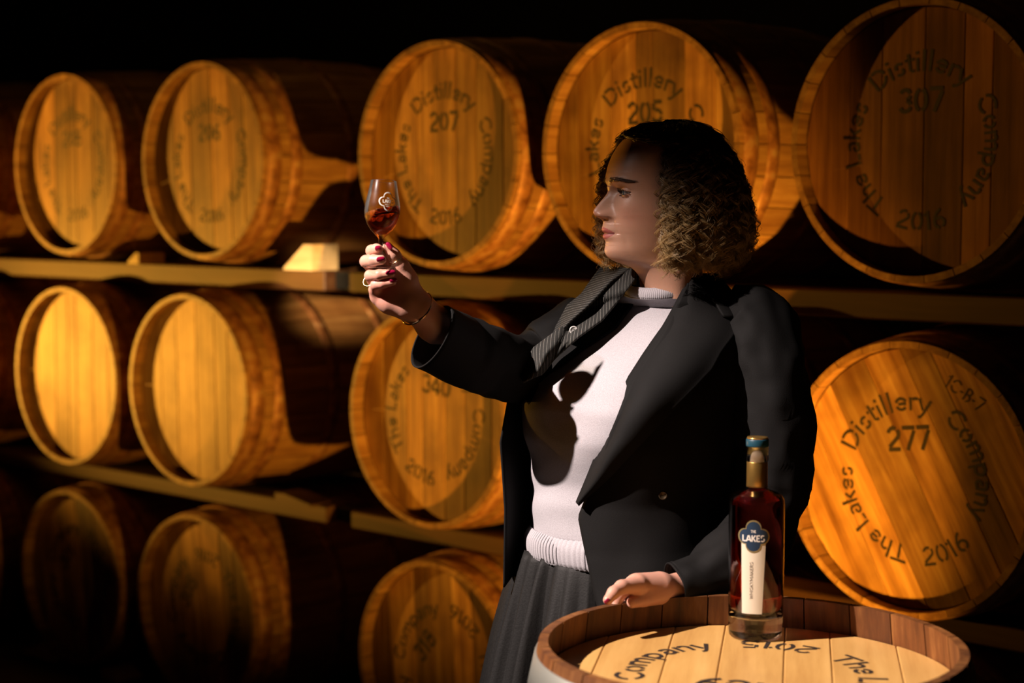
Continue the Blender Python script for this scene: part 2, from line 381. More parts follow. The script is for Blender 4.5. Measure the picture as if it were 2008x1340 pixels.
# (row, image column of the centre, number, plank roll, text roll, front offset, label, extra)
def col_s(px):
    q = rack_pt(px) - R0; return q.dot(RDIR)
LIST = [
 ('top', -92, '210', 0, 0, 0, 'cask cut off by the left edge of the photo, top row'),
 ('top', 148, '208', 0, .1, 0, 'leftmost whole oak cask of the top row, above a bright patch on the rail'),
 ('top', 415, '206', .03, 0, 0, 'second whole cask of the top row with long stave side in view, above the wedge'),
 ('top', 872, '207', 0, 0, 0, 'oak cask marked 207 behind the raised glass'),
 ('top', 1265, '205', .02, .05, 0, "oak cask marked 205 behind the woman's head"),
 ('top', 1800, '307', 0, 0, 0, 'dark red-brown oak cask marked 307 at top right'),
 ('middle', -92, None, 0, 0, 0, 'cask cut off by the left edge of the photo, middle row'),
 ('middle', 140, None, 0, 0, 0, 'plain bright yellow cask head, leftmost whole one of the middle row'),
 ('middle', 380, None, .02, 0, 0, 'plain bright yellow cask head with long green-brown side, second of the middle row'),
 ('middle', 850, '340', 0, -.35, 0, 'oak cask marked 340 below the raised sleeve'),
 ('middle', 1270, '341', 0, 0, 0, "oak cask hidden behind the woman's jacket, middle row"),
 ('middle', 1797, '277', .50, .48, 0, 'oak cask marked 277 at right, its planks tilted'),
 ('bottom', -92, None, 0, 0, 0, 'cask cut off by the left edge of the photo, bottom row'),
 ('bottom', 142, '301', .12, 2.4, 0, 'dim oak cask at bottom left beside a pale wooden block'),
 ('bottom', 390, '305', .1, 3.0, 0, 'dim oak cask in the bottom row with orange light on its side'),
 ('bottom', 866, '318', .05, 2.6, 0, 'dim oak cask at the foot of the photo left of the black skirt'),
 ('bottom', 1270, '319', 0, 0, 0, "oak cask hidden behind the woman's skirt, bottom row"),
 ('bottom', 1797, '320', 0, 0, 0, 'dark cask in the bottom row, mostly behind the upright cask'),
]
for i, (row, px, num, proll, troll, fo, lab) in enumerate(LIST):
    s_ = col_s(px); z = ROWZ[row] + (-.012 if num == '277' else 0)
    c = casks[i % 3]
    ctr = rack(s_, -c.Lh + 0.036 + fo, z)
    mats = {}
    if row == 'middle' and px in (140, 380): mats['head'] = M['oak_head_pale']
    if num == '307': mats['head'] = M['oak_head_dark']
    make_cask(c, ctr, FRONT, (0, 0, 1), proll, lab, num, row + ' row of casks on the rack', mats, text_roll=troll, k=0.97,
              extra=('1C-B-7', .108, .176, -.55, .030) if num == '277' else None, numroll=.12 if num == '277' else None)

# ------------------------------------------------------------------ rack timbers
GAPS = col_s(664) - .11
def beam(name, s0, s1, front, zt, h, dpt, label, mat='timber', cat='beam', group=None):
    o = link(name, box_mesh(name, s1 - s0, dpt, h, 0.004), M[mat])
    p = rack((s0 + s1) / 2, front - dpt / 2, zt - h / 2); o.location = p; o.rotation_euler = (0, 0, BX)
    return tag(o, label, cat, group)
for rown, zt, h in (('top', 1.372, .060), ('middle', .686, .050), ('bottom', .021, .060)):
    beam('timber_rail', -3.9, GAPS - .052, -.09, zt, h, .11, 'brown timber rail under the %s row of casks, left length, front' % rown, group='rack rails')
    beam('timber_rail', GAPS + .052, 3.2, -.09, zt, h, .11, 'brown timber rail under the %s row of casks, right length, front' % rown, group='rack rails')
    beam('timber_rail', -3.9, GAPS - .052, -.70, zt, h, .11, 'brown timber rail behind under the %s row of casks, left length' % rown, group='rack rails')
    beam('timber_rail', GAPS + .052, 3.2, -.70, zt, h, .11, 'brown timber rail behind under the %s row of casks, right length' % rown, group='rack rails')
    if rown != 'bottom':
        beam('steel_bracket', GAPS - .053, GAPS + .053, -.13, zt - .004, h - .008, .09, 'dark steel bracket in the gap of the rail under the %s row' % rown, 'steel', 'bracket')
def wedge(px, z, front, sx, hh, label, flip=1, mat='pale_wood', dp=.13):
    V = []
    for y in (-dp / 2, dp / 2):
        V += [(-sx / 2, y, 0), (sx / 2, y, 0), (sx / 2, y, hh), (sx * .22, y, hh), (-sx / 2, y, .006)]
    F = [(0, 1, 2, 3, 4), (9, 8, 7, 6, 5)] + [(i, (i + 1) % 5 , (i + 1) % 5 + 5, i + 5) for i in range(5)]
    bm = bmesh.new(); me = bpy.data.meshes.new('t'); me.from_pydata([(v[0] * flip, v[1], v[2]) for v in V], [], F); bm.from_mesh(me); bpy.data.meshes.remove(me)
    o = link('wooden_wedge', from_bm('wooden_wedge', bm), M[mat]); o.location = rack(col_s(px), front, z); o.rotation_euler = (0, 0, BX)
    return tag(o, label, 'wedge')

# chocks and blocks on the rails
wedge(560, 1.372, -.095, .125, .075, 'pale wooden wedge on the upper rail beside the rail gap', 1, dp=.10)
wedge(238, 1.372, -.095, .06, .035, 'small brightly lit chip of wood on the upper rail under the leftmost cask', 1, dp=.10)
wedge(540, .686, -.10, .16, .025, 'low brown wedge lying on the middle rail left of its gap', -1, 'timber', .09)
wedge(70, .021, -.02, .20, .06, 'greenish wooden block on the lowest rail at the left edge', 1, dp=.10)
wedge(215, .021, -.02, .09, .035, 'small wooden wedge under the dim cask at bottom left', -1, dp=.10)

# ------------------------------------------------------------------ upright cask in the foreground
FG = Cask(Re=0.290, Rb=0.345, Lh=0.485, N_=24, th=0.020, recess=0.046, strips=[.08, .1, .07, .095, .08, .10, .07])
FD = 2.33
fgp = P(1480, 1177, FD + .29)
ftop = fgp.z
FG.Lh = FG.Lh
fgo = make_cask(FG, ((1480 - CX) / FPX * FD, FD, ftop - FG.Lh), (0, 0, 1), (-.44, -1, 0), .25, 'upright cask with pale head and grey hoop in the foreground, bottle on its head', '1189', None,
          {'head': M['oak_head_gold'], 'stave': M['oak_worn'], 'hoop': M['galv']}, year='2015', k=.98, name='whisky_cask', ncy=.036)

# ------------------------------------------------------------------ bottle
M['glass'] = plain('clear_glass', (1, 1, 1), 0.0, IOR=1.45, Transmission_Weight=1.0)
M['whisky'] = plain('amber_whisky', (0.60, 0.13, 0.012), 0.0, IOR=1.36, Transmission_Weight=1.0)
m, nt, b = nodes('whisky_deep'); L = nt.links.new
b.inputs['Base Color'].default_value = (1, .9, .8, 1); b.inputs['Transmission Weight'].default_value = 1; b.inputs['Roughness'].default_value = 0; b.inputs['IOR'].default_value = 1.36
va = N(nt, 'ShaderNodeVolumeAbsorption'); va.inputs['Color'].default_value = (0.85, 0.16, 0.015, 1); va.inputs['Density'].default_value = 42
L(va.outputs[0], nt.nodes['Material Output'].inputs['Volume']); M['whisky_deep'] = m
m2 = m.copy(); m2.name = 'whisky_in_glass'; m2.node_tree.nodes['Volume Absorption'].inputs['Density'].default_value = 25
m2.node_tree.nodes['Volume Absorption'].inputs['Color'].default_value = (0.93, 0.36, 0.03, 1); m2.node_tree.nodes['Principled BSDF'].inputs['Transmission Weight'].default_value = .90; m2.node_tree.nodes['Principled BSDF'].inputs['Base Color'].default_value = (.95, .33, .04, 1); M['whisky_glass'] = m2
M['blue'] = plain('navy_label', (0.012, 0.035, 0.075), 0.5)
M['goldline'] = plain('gold_print', (0.45, 0.36, 0.16), 0.35, 0.6)
M['cream'] = plain('cream_label', (0.80, 0.72, 0.56), 0.6)
M['white_ink'] = plain('white_ink', (0.85, 0.80, 0.72), 0.5)
M['grey_ink'] = plain('grey_ink', (0.20, 0.17, 0.14), 0.6)
M['gold_foil'] = plain('gold_foil', (0.80, 0.47, 0.12), 0.28, 0.9)
M['stopper_blue'] = plain('teal_stopper', (0.01, 0.06, 0.09), 0.4)
BZ = ftop - FG.rec
bd = FD + .213
bottle = empty('whisky_bottle', ((1489 - CX) / FPX * bd, bd, BZ + .001))
tag(bottle, 'clear whisky bottle with navy quatrefoil label standing on the upright cask', 'bottle')
sB = .293 / .2925
outer = [(0, 0), (.037, 0), (.0395, .003), (.0400, .010), (.0408, .05), (.0412, .12), (.0412, .198), (.0405, .206), (.037, .2125), (.030, .2165), (.021, .219), (.0165, .222), (.0152, .228), (.0150, .262), (.0165, .264), (.0168, .268), (.0162, .272), (.0162, .278), (.0168, .281), (.0160, .2845), (.0115, .2845)]
inner = [(.0110, .262), (.0110, .228), (.0125, .222), (.018, .2165), (.028, .2135), (.035, .210), (.0380, .204), (.0385, .198), (.0385, .05), (.0375, .036), (.033, .030), (.015, .028), (0, .028)]
link('glass_body', lathe('glass_body', outer + inner, 64), M['glass'], bottle)
link('whisky', lathe('whisky', [(0, .0283), (.015, .0283), (.0331, .0303), (.0372, .0363), (.0382, .0503), (.0382, .198), (.0377, .2035), (.0348, .2095), (.0278, .213), (.0178, .216), (.0123, .2215), (.0107, .228), (.0107, .232), (0, .232)], 64), M['whisky_deep'], bottle, 'dark amber whisky filling the bottle')
link('neck_foil', lathe('neck_foil', [(.0154, .2245), (.0156, .225), (.0154, .2615), (.0152, .262)], 48), M['gold_foil'], bottle, 'gold foil around the neck')
st = link('stopper', lathe('stopper', [(0, .2846), (.0108, .2846), (.0165, .2848), (.0168, .286), (.0168, .2945), (.016, .296), (0, .296)], 48), M['stopper_blue'], bottle)
link('cork', lathe('cork', [(0, .258), (.0106, .258), (.0106, .2845), (0, .2845)], 32), plain('cork', (.62, .50, .34), .8), st, 'pale cork in the bottle mouth')
link('stopper_top', lathe('stopper_top', [(.0160, .2962), (.0150, .2985), (.010, .2975), (.004, .2990), (0, .2985)][::-1], 32), M['gold_foil'], st, 'gold top of the stopper')
def quatre(t, R_=1.0):
    """outline of a four-lobed shape, t in 0..1"""
    a = 2 * PI * t
    k = (a + PI / 4) // (PI / 2); th = a - k * PI / 2            # -pi/4..pi/4 about the lobe axis
    c, r = .52, .48
    s_ = math.sin(th); x = c * math.cos(th) + math.sqrt(max(r * r - (c * s_) ** 2, 0))
    return x * math.cos(a) * R_, x * math.sin(a) * R_
def on_cyl(x, y, z0, rad, a0):
    a = a0 + x / rad; return (rad * math.cos(a), rad * math.sin(a), z0 + y)
A0 = math.radians(-90 - 14)
def cyl_patch(name, outline_fn, z0, rad, n=64, rings=5, k0=0.0):
    V, F = [], []
    for j in range(rings + 1):
        f = k0 + (1 - k0) * j / rings
        for i in range(n):
            x, y = outline_fn(i / n); V.append(on_cyl(x * f, y * f, z0, rad, A0))
    for j in range(rings):
        for i in range(n): F.append((j * n + i, j * n + (i + 1) % n, (j + 1) * n + (i + 1) % n, (j + 1) * n + i))
    bm = bmesh.new(); me = bpy.data.meshes.new('t'); me.from_pydata(V, [], F); bm.from_mesh(me); bpy.data.meshes.remove(me)
    bmesh.ops.remove_doubles(bm, verts=bm.verts, dist=1e-7)
    me = from_bm(name, bm, True); return me
def trap(t):
    P4 = [(-.0185, .052), (.0185, .052), (.0135, -.058), (-.0165, -.058)]
    q = t * 4; i = int(q) % 4; f = q - int(q); a, b_ = P4[i], P4[(i + 1) % 4]
    return a[0] + (b_[0] - a[0]) * f, a[1] + (b_[1] - a[1]) * f
lab = link('label', cyl_patch('label', trap, .100, .0416), M['cream'], bottle, 'long cream paper label')
def cyl_text(txt, size, cx, cy, rad, w=.16, rot=0.0, sx=1.0, a0=None):
    V, F = [], []; c_, s_ = math.cos(rot), math.sin(rot)
    text_geo(V, F, txt, size, lambda x, y: on_cyl(cx + x * c_ - y * s_, cy + x * s_ + y * c_, 0, rad, A0 if a0 is None else a0), w, sx)
    return new_mesh('lettering', V, F)
link('lettering', cyl_text('WHISKYMAKERS', .0048, .0, .092, .0419, .16, PI / 2, 1.5), M['grey_ink'], lab, 'small grey vertical lettering')
crest = link('crest', cyl_patch('crest', lambda t: quatre(t, .0238), .157, .0418, 96), M['blue'], bottle, 'navy quatrefoil crest')
link('crest_border', cyl_patch('crest_border', lambda t: quatre(t, .0243), .157, .0419, 96, 1, .90), M['goldline'], crest, 'gold border')
link('lettering', cyl_text('THE', .0040, 0, .1625, .0421, .16), M['white_ink'], crest, 'white lettering')
link('lettering', cyl_text('LAKES', .0095, 0, .1495, .0421, .20, 0, 1.18), M['white_ink'], crest, 'white lettering')

m, nt, b = nodes('thin_glass'); L = nt.links.new
tr_ = N(nt, 'ShaderNodeBsdfTransparent'); gl_ = N(nt, 'ShaderNodeBsdfGlossy'); gl_.inputs['Roughness'].default_value = .28; mx_ = N(nt, 'ShaderNodeMixShader')
fr_ = N(nt, 'ShaderNodeLayerWeight'); fr_.inputs['Blend'].default_value = .16; tr_.inputs[0].default_value = (.96, .96, .94, 1)
L(fr_.outputs['Fresnel'], mx_.inputs[0]); L(tr_.outputs[0], mx_.inputs[1]); L(gl_.outputs[0], mx_.inputs[2]); L(mx_.outputs[0], nt.nodes['Material Output'].inputs['Surface'])
M['thin_glass'] = m
# ------------------------------------------------------------------ tasting glass
GD = 2.665
gb = P(744.5, 526, GD); gt = P(752.5, 355, GD + .004)
GZ = (gt - gb).normalized(); GX = Vector((1, 0, 0)); GX = (GX - GZ * GX.dot(GZ)).normalized(); GY = GZ.cross(GX)
glass = empty('tasting_glass'); frame_at(glass, gb, GX, GY, GZ)
tag(glass, 'tulip-shaped tasting glass of amber whisky held up in the hand', 'glass')
Hh = (gt - gb).length
k_ = Hh / .134
op = [(0, 0), (.0235, 0), (.025, .001), (.0235, .0022), (.010, .0045), (.0045, .008), (.0036, .013), (.0034, .040), (.0042, .046), (.009, .0505), (.0165, .058), (.0225, .067), (.0265, .078), (.0275, .087), (.0265, .098), (.0235, .113), (.0197, .1335), (.0193, .1342)]
ip = [(.0188, .1335), (.0226, .113), (.0255, .098), (.0265, .087), (.0255, .078), (.0214, .068), (.0152, .0595), (.0075, .0525), (.0, .0505)]
op = [(r * k_, z * k_) for r, z in op]; ip = [(r * k_, z * k_) for r, z in ip]
link('glass_body', lathe('glass_body', op + ip, 64), M['thin_glass'], glass)
lp = [((r + .00015 if r > 0 else 0), z) for r, z in ip[::-1] if z < .105 * k_] ; lp[0] = (0, lp[0][1] - .0001)
lp.append((.0250 * k_, .102 * k_)); lp.append((0, .102 * k_))
me = lathe('whisky', lp, 64)
bm = bmesh.new(); bm.from_mesh(me)
g_ = bmesh.ops.bisect_plane(bm, geom=bm.verts[:] + bm.edges[:] + bm.faces[:], plane_co=(0, 0, .0885 * k_), plane_no=Vector((-.26, .05, 1)).normalized(), clear_outer=True)
bmesh.ops.holes_fill(bm, edges=[e for e in bm.edges if e.is_boundary])
link('whisky', from_bm('whisky', bm, True), M['whisky_glass'], glass, 'swirled amber whisky')
def rad_at(z):
    for (r0, z0), (r1, z1) in zip(op[8:], op[9:]):
        if z0 <= z <= z1: return r0 + (r1 - r0) * (z - z0) / (z1 - z0)
    return op[-1][0]
AG = math.radians(-90 + 23)
def on_glass(x, y):
    z = .100 * k_ + y; r = rad_at(z) + .0003; a = AG + x / r
    return (r * math.cos(a), r * math.sin(a), z)
V, F = [], []; n = 96
for f in (.87, 1.0):
    for i in range(n):
        x, y = quatre(i / n, .0150); V.append(on_glass(x * f, y * f))
for i in range(n): F.append((i, (i + 1) % n, n + (i + 1) % n, n + i))
crest2 = link('crest', new_mesh('crest', V, F, True), M['white_ink'], glass, 'white printed quatrefoil outline')
for txt, sz, cy_, sx_ in (('THE', .0022, .0040, 1.0), ('LAKES', .0052, -.0022, 1.1), ('SINGLE MALT', .0016, -.0054, 1.0), ('WHISKY', .0016, -.0084, 1.1)):
    V, F = [], []; text_geo(V, F, txt, sz, lambda x, y: on_glass(x, y + cy_), .2, sx_)
    link('lettering', new_mesh('lettering', V, F), M['white_ink'], crest2, 'white lettering')

# ================================================================== the person
def surface_nets(vol, origin, h):
    s = vol < 0; nx, ny, nz = vol.shape
    corner = [(i, j, k) for i in (0, 1) for j in (0, 1) for k in (0, 1)]
    sl = lambda a, c: a[c[0]:nx - 1 + c[0], c[1]:ny - 1 + c[1], c[2]:nz - 1 + c[2]]
    cnt = sum(sl(s, c).astype(np.int8) for c in corner)
    act = np.argwhere((cnt > 0) & (cnt < 8))
    idx = -np.ones((nx - 1, ny - 1, nz - 1), np.int64); idx[tuple(act.T)] = np.arange(len(act))
    acc = np.zeros((len(act), 3)); n = np.zeros(len(act))
    val = {c: vol[act[:, 0] + c[0], act[:, 1] + c[1], act[:, 2] + c[2]] for c in corner}
    for a in corner:
        for ax in range(3):
            if a[ax] == 0:
                b = list(a); b[ax] = 1; b = tuple(b)
                va, vb = val[a], val[b]; m = (va < 0) != (vb < 0)
                t = np.where(m, va / np.where(m, va - vb, 1), 0)
                p = np.tile(np.array(a, float), (len(act), 1)); p[:, ax] += t
                acc[m] += p[m]; n[m] += 1
    V = (act + acc / n[:, None]) * h + np.array(origin)
    F = []
    for ax in range(3):
        o1, o2 = (ax + 1) % 3, (ax + 2) % 3
        A = np.moveaxis(s, ax, 0); e = A[:-1] != A[1:]
        e = np.moveaxis(e, 0, ax)
        q = np.argwhere(e); q = q[(q[:, o1] > 0) & (q[:, o2] > 0)]
        q = q[(q[:, o1] < s.shape[o1] - 1) & (q[:, o2] < s.shape[o2] - 1)]
        d1 = np.zeros(3, int); d1[o1] = 1; d2 = np.zeros(3, int); d2[o2] = 1
        f = np.stack([idx[tuple((q - d1 - d2).T)], idx[tuple((q - d2).T)], idx[tuple(q.T)], idx[tuple((q - d1).T)]], 1)
        fl = s[tuple(q.T)]
        f[~fl] = f[~fl][:, ::-1]; F.append(f)
    F = np.concatenate(F); F = F[(F >= 0).all(1)]
    return V, F
def smin(a, b, k):
    if k <= 0: return np.minimum(a, b)
    h_ = np.clip(.5 + .5 * (b - a) / k, 0, 1)
    return b + (a - b) * h_ - k * h_ * (1 - h_)
class Grid:
    def __init__(s, lo, hi, h):
        s.h = h; s.lo = np.array(lo, float)
        n = np.ceil((np.array(hi) - s.lo) / h).astype(int) + 1
        ax = [s.lo[i] + h * np.arange(n[i]) for i in range(3)]
        s.X, s.Y, s.Z = np.meshgrid(*ax, indexing='ij'); s.v = np.full(s.X.shape, 9.0)
    def cap(s, a, b, ra, rb):
        a = np.array(a, float); b = np.array(b, float); d = b - a; L2 = max(d @ d, 1e-12)
        px, py, pz = s.X - a[0], s.Y - a[1], s.Z - a[2]
        t = np.clip((px * d[0] + py * d[1] + pz * d[2]) / L2, 0, 1)
        return np.sqrt((px - t * d[0]) ** 2 + (py - t * d[1]) ** 2 + (pz - t * d[2]) ** 2) - (ra + (rb - ra) * t)
    def ell(s, c, r, ax=None):
        c = np.array(c, float); p = [s.X - c[0], s.Y - c[1], s.Z - c[2]]
        if ax is None: ax = np.eye(3)
        q = [sum(p[j] * ax[i][j] for j in range(3)) / r[i] for i in range(3)]
        k0 = np.sqrt(q[0] ** 2 + q[1] ** 2 + q[2] ** 2)
        return (k0 - 1) * min(r)
    def chain(s, pts, rads, k=.003):
        v = None
        for i in range(len(pts) - 1):
            c = s.cap(pts[i], pts[i + 1], rads[i], rads[i + 1]); v = c if v is None else smin(v, c, k)
        return v
    def mesh(s): return surface_nets(s.v, s.lo, s.h)
def smooth_pts(V, F, it=2, lam=.5):
    k = F.shape[1]; E = np.concatenate([F[:, [i, (i + 1) % k]] for i in range(k)])
    for _ in range(it):
        a = np.zeros_like(V); n = np.zeros(len(V))
        np.add.at(a, E[:, 0], V[E[:, 1]]); np.add.at(a, E[:, 1], V[E[:, 0]]); np.add.at(n, E[:, 0], 1); np.add.at(n, E[:, 1], 1)
        V = V + lam * (a / np.maximum(n, 1)[:, None] - V)
    return V
A3 = lambda v: np.array(v, float)
# ---- head frame
HY = math.radians(14)
HF = Vector((-math.cos(HY), -math.sin(HY), 0)); HL = Vector((math.sin(HY), -math.cos(HY), 0)); HU = Vector((0, 0, 1))
HO = P(1302, 375, 2.85)
def hw(u, w, v):
    u, w, v = float(u), float(w), float(v)
    return HO + HF * u + HL * w + HU * v          # head coordinates in metres to world
prof = [(112, 0), (110, 20), (106, 36), (100, 48), (90, 62), (75, 76), (60, 85), (49, 90), (38, 94), (28, 96), (14, 97.5), (6, 97), (0, 96), (-6, 99), (-12, 104), (-18, 109.5), (-24, 114.5), (-29, 119), (-33, 121), (-37, 120.5), (-41, 117), (-44, 111), (-47, 105.5), (-51, 103.5), (-56, 104), (-60, 105.5), (-64, 106), (-67, 103), (-69, 100.5), (-71, 103), (-75, 104.5), (-79, 101), (-83, 98.5), (-90, 100), (-97, 101.5), (-103, 99.5), (-108, 95.5), (-112, 90), (-115, 84), (-118, 75), (-121, 66), (-124, 57), (-128, 50), (-135, 44), (-150, 34), (-175, 22)]
basef = [(112, 0), (110, 20), (106, 36), (100, 48), (90, 62), (75, 76), (60, 85), (49, 90), (38, 94), (28, 96), (14, 97), (6, 95.5), (0, 93), (-12, 91), (-33, 92), (-47, 94), (-56, 96), (-66, 97), (-75, 97), (-83, 97.5), (-90, 99.5), (-97, 101.5), (-103, 99.5), (-108, 95.5), (-112, 90), (-115, 84), (-118, 75), (-121, 66), (-124, 57), (-128, 50), (-135, 44), (-150, 34), (-175, 22)]
wid = [(112, 0), (110, 22), (106, 38), (100, 50), (85, 64), (65, 73), (40, 77), (15, 76), (0, 74), (-20, 71), (-40, 68), (-60, 64), (-75, 60), (-90, 55), (-100, 51), (-110, 48), (-118, 48), (-125, 49), (-135, 50), (-150, 50), (-175, 50)]
backf = [(112, -8), (110, -26), (106, -44), (100, -60), (85, -78), (60, -93), (30, -100), (0, -98), (-30, -90), (-55, -78), (-80, -68), (-110, -64), (-175, -68)]
def itp(t, v):
    t = sorted(t); return np.interp(v, [a for a, _ in t], [b for _, b in t])
vsamp = np.concatenate([np.linspace(111.9, 60, 30), np.linspace(58, 32, 12), np.linspace(31, -125, 165), np.linspace(-127, -175, 26)])
nt_ = 260; tt = np.linspace(0, 2 * PI, nt_, endpoint=False); tt = tt - .55 * np.sin(tt)      # denser at the front
def smoothv(x, n=2):
    for _ in range(n): x = np.concatenate([[x[0]], (x[:-2] + 2 * x[1:-1] + x[2:]) / 4, [x[-1]]])
    return x
uf = smoothv(itp(basef, vsamp), 10); pf = smoothv(itp(prof, vsamp), 2); aw = smoothv(itp(wid, vsamp), 24); ub = smoothv(itp(backf, vsamp), 24)
for j in range(len(vsamp)):
    if vsamp[j] < -88 or vsamp[j] > 8: pf[j] = uf[j]
HV = []
for j, v in enumerate(vsamp):
    nfr = np.interp(v, [-110, -70, -40, 60, 100], [1.85, 2.05, 2.3, 2.25, 2.0]); uc = -12 if v > -100 else -12 + (v + 100) * .02
    c, s_ = np.cos(tt), np.sin(tt)
    front = c >= 0
    e = 2 / np.where(front, nfr, 2.0)
    C = np.sign(c) * np.abs(c) ** e; S = np.sign(s_) * np.abs(s_) ** e
    u = uc + np.where(front, (uf[j] - uc) * C, (uc - ub[j]) * C); w_ = aw[j] * S
    aw_ = np.abs(w_)
    fr = np.clip((u - 20) / 30, 0, 1)
    ex = max(pf[j] - uf[j], 0) if v > -53 else 0.0
    sn = np.interp(v, [-50, -42, -33, -20, 0, 8], [13, 14.5, 12, 9.5, 9, 14])
    du = ex * np.exp(-(aw_ / sn) ** 2.3)
    g2 = lambda w0, sw, v0, sv: np.exp(-((aw_ - w0) / sw) ** 2 - ((v - v0) / sv) ** 2)
    if v <= -53:
        lx = pf[j] - uf[j]; du = du + lx * np.exp(-(aw_ / 18.5) ** 2.4)
    du += 8.0 * g2(12.5, 5.0, -38, 6.5)                       # nostril wings
    du -= 3.0 * g2(8, 3.5, -45, 2.5)
    du -= 8.5 * g2(33, 16, 0, 10) + 5.5 * g2(17, 7, 1, 9)       # eye sockets
    du += 2.6 * g2(30, 19, 17, 6)
    du += 3.5 * g2(44, 15, -28, 13)
    du -= 1.0 * g2(22.5, 5, -69, 5)
    du -= 1.6 * np.exp(-((aw_ - (15 + (-(v + 42)) * .42)) / 2.6) ** 2) * (1 if -70 < v < -42 else 0)
    du -= 1.2 * g2(34, 3.0, -82, 12)
    u = u + du * fr
    d2 = (aw_ - 32) ** 2 + (v + 3) ** 2                       # lids over the eyeballs
    us = 70.0 + np.sqrt(np.maximum(13.3 ** 2 - d2, 0)); near = d2 < 12.6 ** 2
    xx = (aw_ - 32) / 13.5
    op_up = -3 + 4.4 * np.maximum(1 - xx ** 2, 0) ** .8; op_dn = -3 - 3.6 * np.maximum(1 - xx ** 2, 0) ** .8
    opening = (np.abs(xx) < 1) & (v < op_up) & (v > op_dn) & front
    u = np.where(near & front & ~opening, np.maximum(u, us), u)
    u = np.where(opening, np.minimum(u, 70 + np.sqrt(np.maximum(12 ** 2 - d2, 0)) - 1.6), u)
    crease = front & (np.abs(v - (op_up + 3.2)) < 1.1) & (np.abs(xx) < 1.05)
    u = np.where(crease, u - 1.2, u)
    HV.append(np.stack([u, w_, np.full(nt_, v)], 1))
HVa = np.concatenate(HV); m_ = len(vsamp)
HFc = []
i0 = np.arange(nt_); i1 = (i0 + 1) % nt_
for j in range(m_ - 1): HFc.append(np.stack([j * nt_ + i0, j * nt_ + i1, (j + 1) * nt_ + i1, (j + 1) * nt_ + i0], 1))
HFc = np.concatenate(HFc)
def to_world(U): U = U / 1000.0; return np.outer(U[:, 0], A3(HF)) + np.outer(U[:, 1], A3(HL)) + np.outer(U[:, 2], A3(HU)) + A3(HO)
headV = to_world(HVa)
# lip and cheek tint in head coordinates
def skin_tint(U):
    u, w_, v = U[:, 0], np.abs(U[:, 1]), U[:, 2]
    half = 21.5; k = np.maximum(1 - (w_ / half) ** 2, 0)
    up = -69 + 10.5 * k ** .7 - 2.0 * np.exp(-(w_ / 3) ** 2); dn = -69 - 9.5 * k ** .8
    lip = ((v < up) & (v > dn) & (u > 60) & (w_ < half)).astype(float)
    line = lip * (np.abs(v + 69) < 1.2)
    cheek = np.exp(-((w_ - 44) / 18) ** 2 - ((v + 40) / 20) ** 2) * (u > 20) * .5 + np.exp(-(w_ / 12) ** 2 - ((v + 36) / 9) ** 2) * (u > 90) * .6
    base = np.array([.62, .34, .225]); lipc = np.array([.50, .14, .12]); chk = np.array([.62, .26, .17])
    c = base[None] + (chk - base)[None] * cheek[:, None]
    c = c * (1 - lip[:, None]) + lipc[None] * lip[:, None] * (1 - .55 * line[:, None])
    return c
headC = skin_tint(HVa)
SKINC = np.array([.66, .345, .25])
parts_V, parts_F, parts_C = [headV], [HFc], [headC]
def outward(V, F):
    a, b_, c = V[F[:, 0]], V[F[:, 1]], V[F[:, 2]]; o = V.mean(0)
    vol = np.einsum('ij,ij->i', a - o, np.cross(b_ - o, c - o)).sum()
    return F if vol > 0 else F[:, ::-1]
HFc = outward(headV, HFc); parts_F[0] = HFc
def add_piece(V, F, C=None):
    F = outward(V, F)
    parts_V.append(V); parts_F.append(F); parts_C.append(np.tile(SKINC, (len(V), 1)) if C is None else C)

# ---- torso frame
TY = math.radians(50)
TF = Vector((-math.cos(TY), -math.sin(TY), 0)); TL = Vector((math.sin(TY), -math.cos(TY), 0)); TD = 2.93
# (image row, half width, front depth, back depth, image column of the centre)
TR = [(572, .062, .058, .06, 1312), (590, .108, .068, .075, 1306), (612, .150, .085, .09, 1301), (650, .172, .112, .10, 1290), (700, .176, .142, .105, 1274),
      (745, .177, .168, .108, 1262), (790, .177, .181, .11, 1251), (850, .172, .176, .11, 1246), (900, .164, .160, .108, 1240), (960, .158, .148, .108, 1234), (1035, .161, .148, .112, 1232), (1110, .166, .15, .118, 1236)]
tr = np.array(TR, float)
def ring_at(y, grow=0.0):
    q = [np.interp(y, tr[:, 0], tr[:, i]) for i in range(1, 5)]
    return P(q[3], y, TD), q[0] + grow, q[1] + grow, q[2] + grow
def ring_pt(c, a, bf, bb, psi, tilt=0.0):
    a, bf, bb, psi, tilt = float(a), float(bf), float(bb), float(psi), float(tilt)
    b_ = bf if math.cos(psi) > 0 else bb
    n = 2.25
    cx_ = math.copysign(abs(math.cos(psi)) ** (2 / n), math.cos(psi)); sx_ = math.copysign(abs(math.sin(psi)) ** (2 / n), math.sin(psi))
    return c + TF * (b_ * cx_) + TL * (a * sx_) + Vector((0, 0, tilt * math.cos(psi)))
SH_R = P(1158, 632, 3.00); EL_R = P(1012, 735, 2.84); WR_R = P(832, 612, 2.715)
SH_L = P(1478, 640, 2.80); EL_L = P(1515, 985, 2.80); WR_L = P(1322, 1160, 2.665)
g = Grid((-.25, 2.4, 0.0), (.65, 3.3, 1.50), .012)
v = None
for y in range(600, 1120, 25):
    c, a_, bf_, bb_ = ring_at(y, -.028)
    cc = c + TF * ((bf_ - bb_) / 2); e_ = g.ell(cc, (max(a_, .03), (bf_ + bb_) / 2, .05), (A3(TL), A3(TF), np.array([0, 0, 1.0])))
    v = e_ if v is None else smin(v, e_, .008)
v = smin(v, g.cap(P(1318, 640, 2.95), P(1312, 560, 2.91), .055, .04), .03)
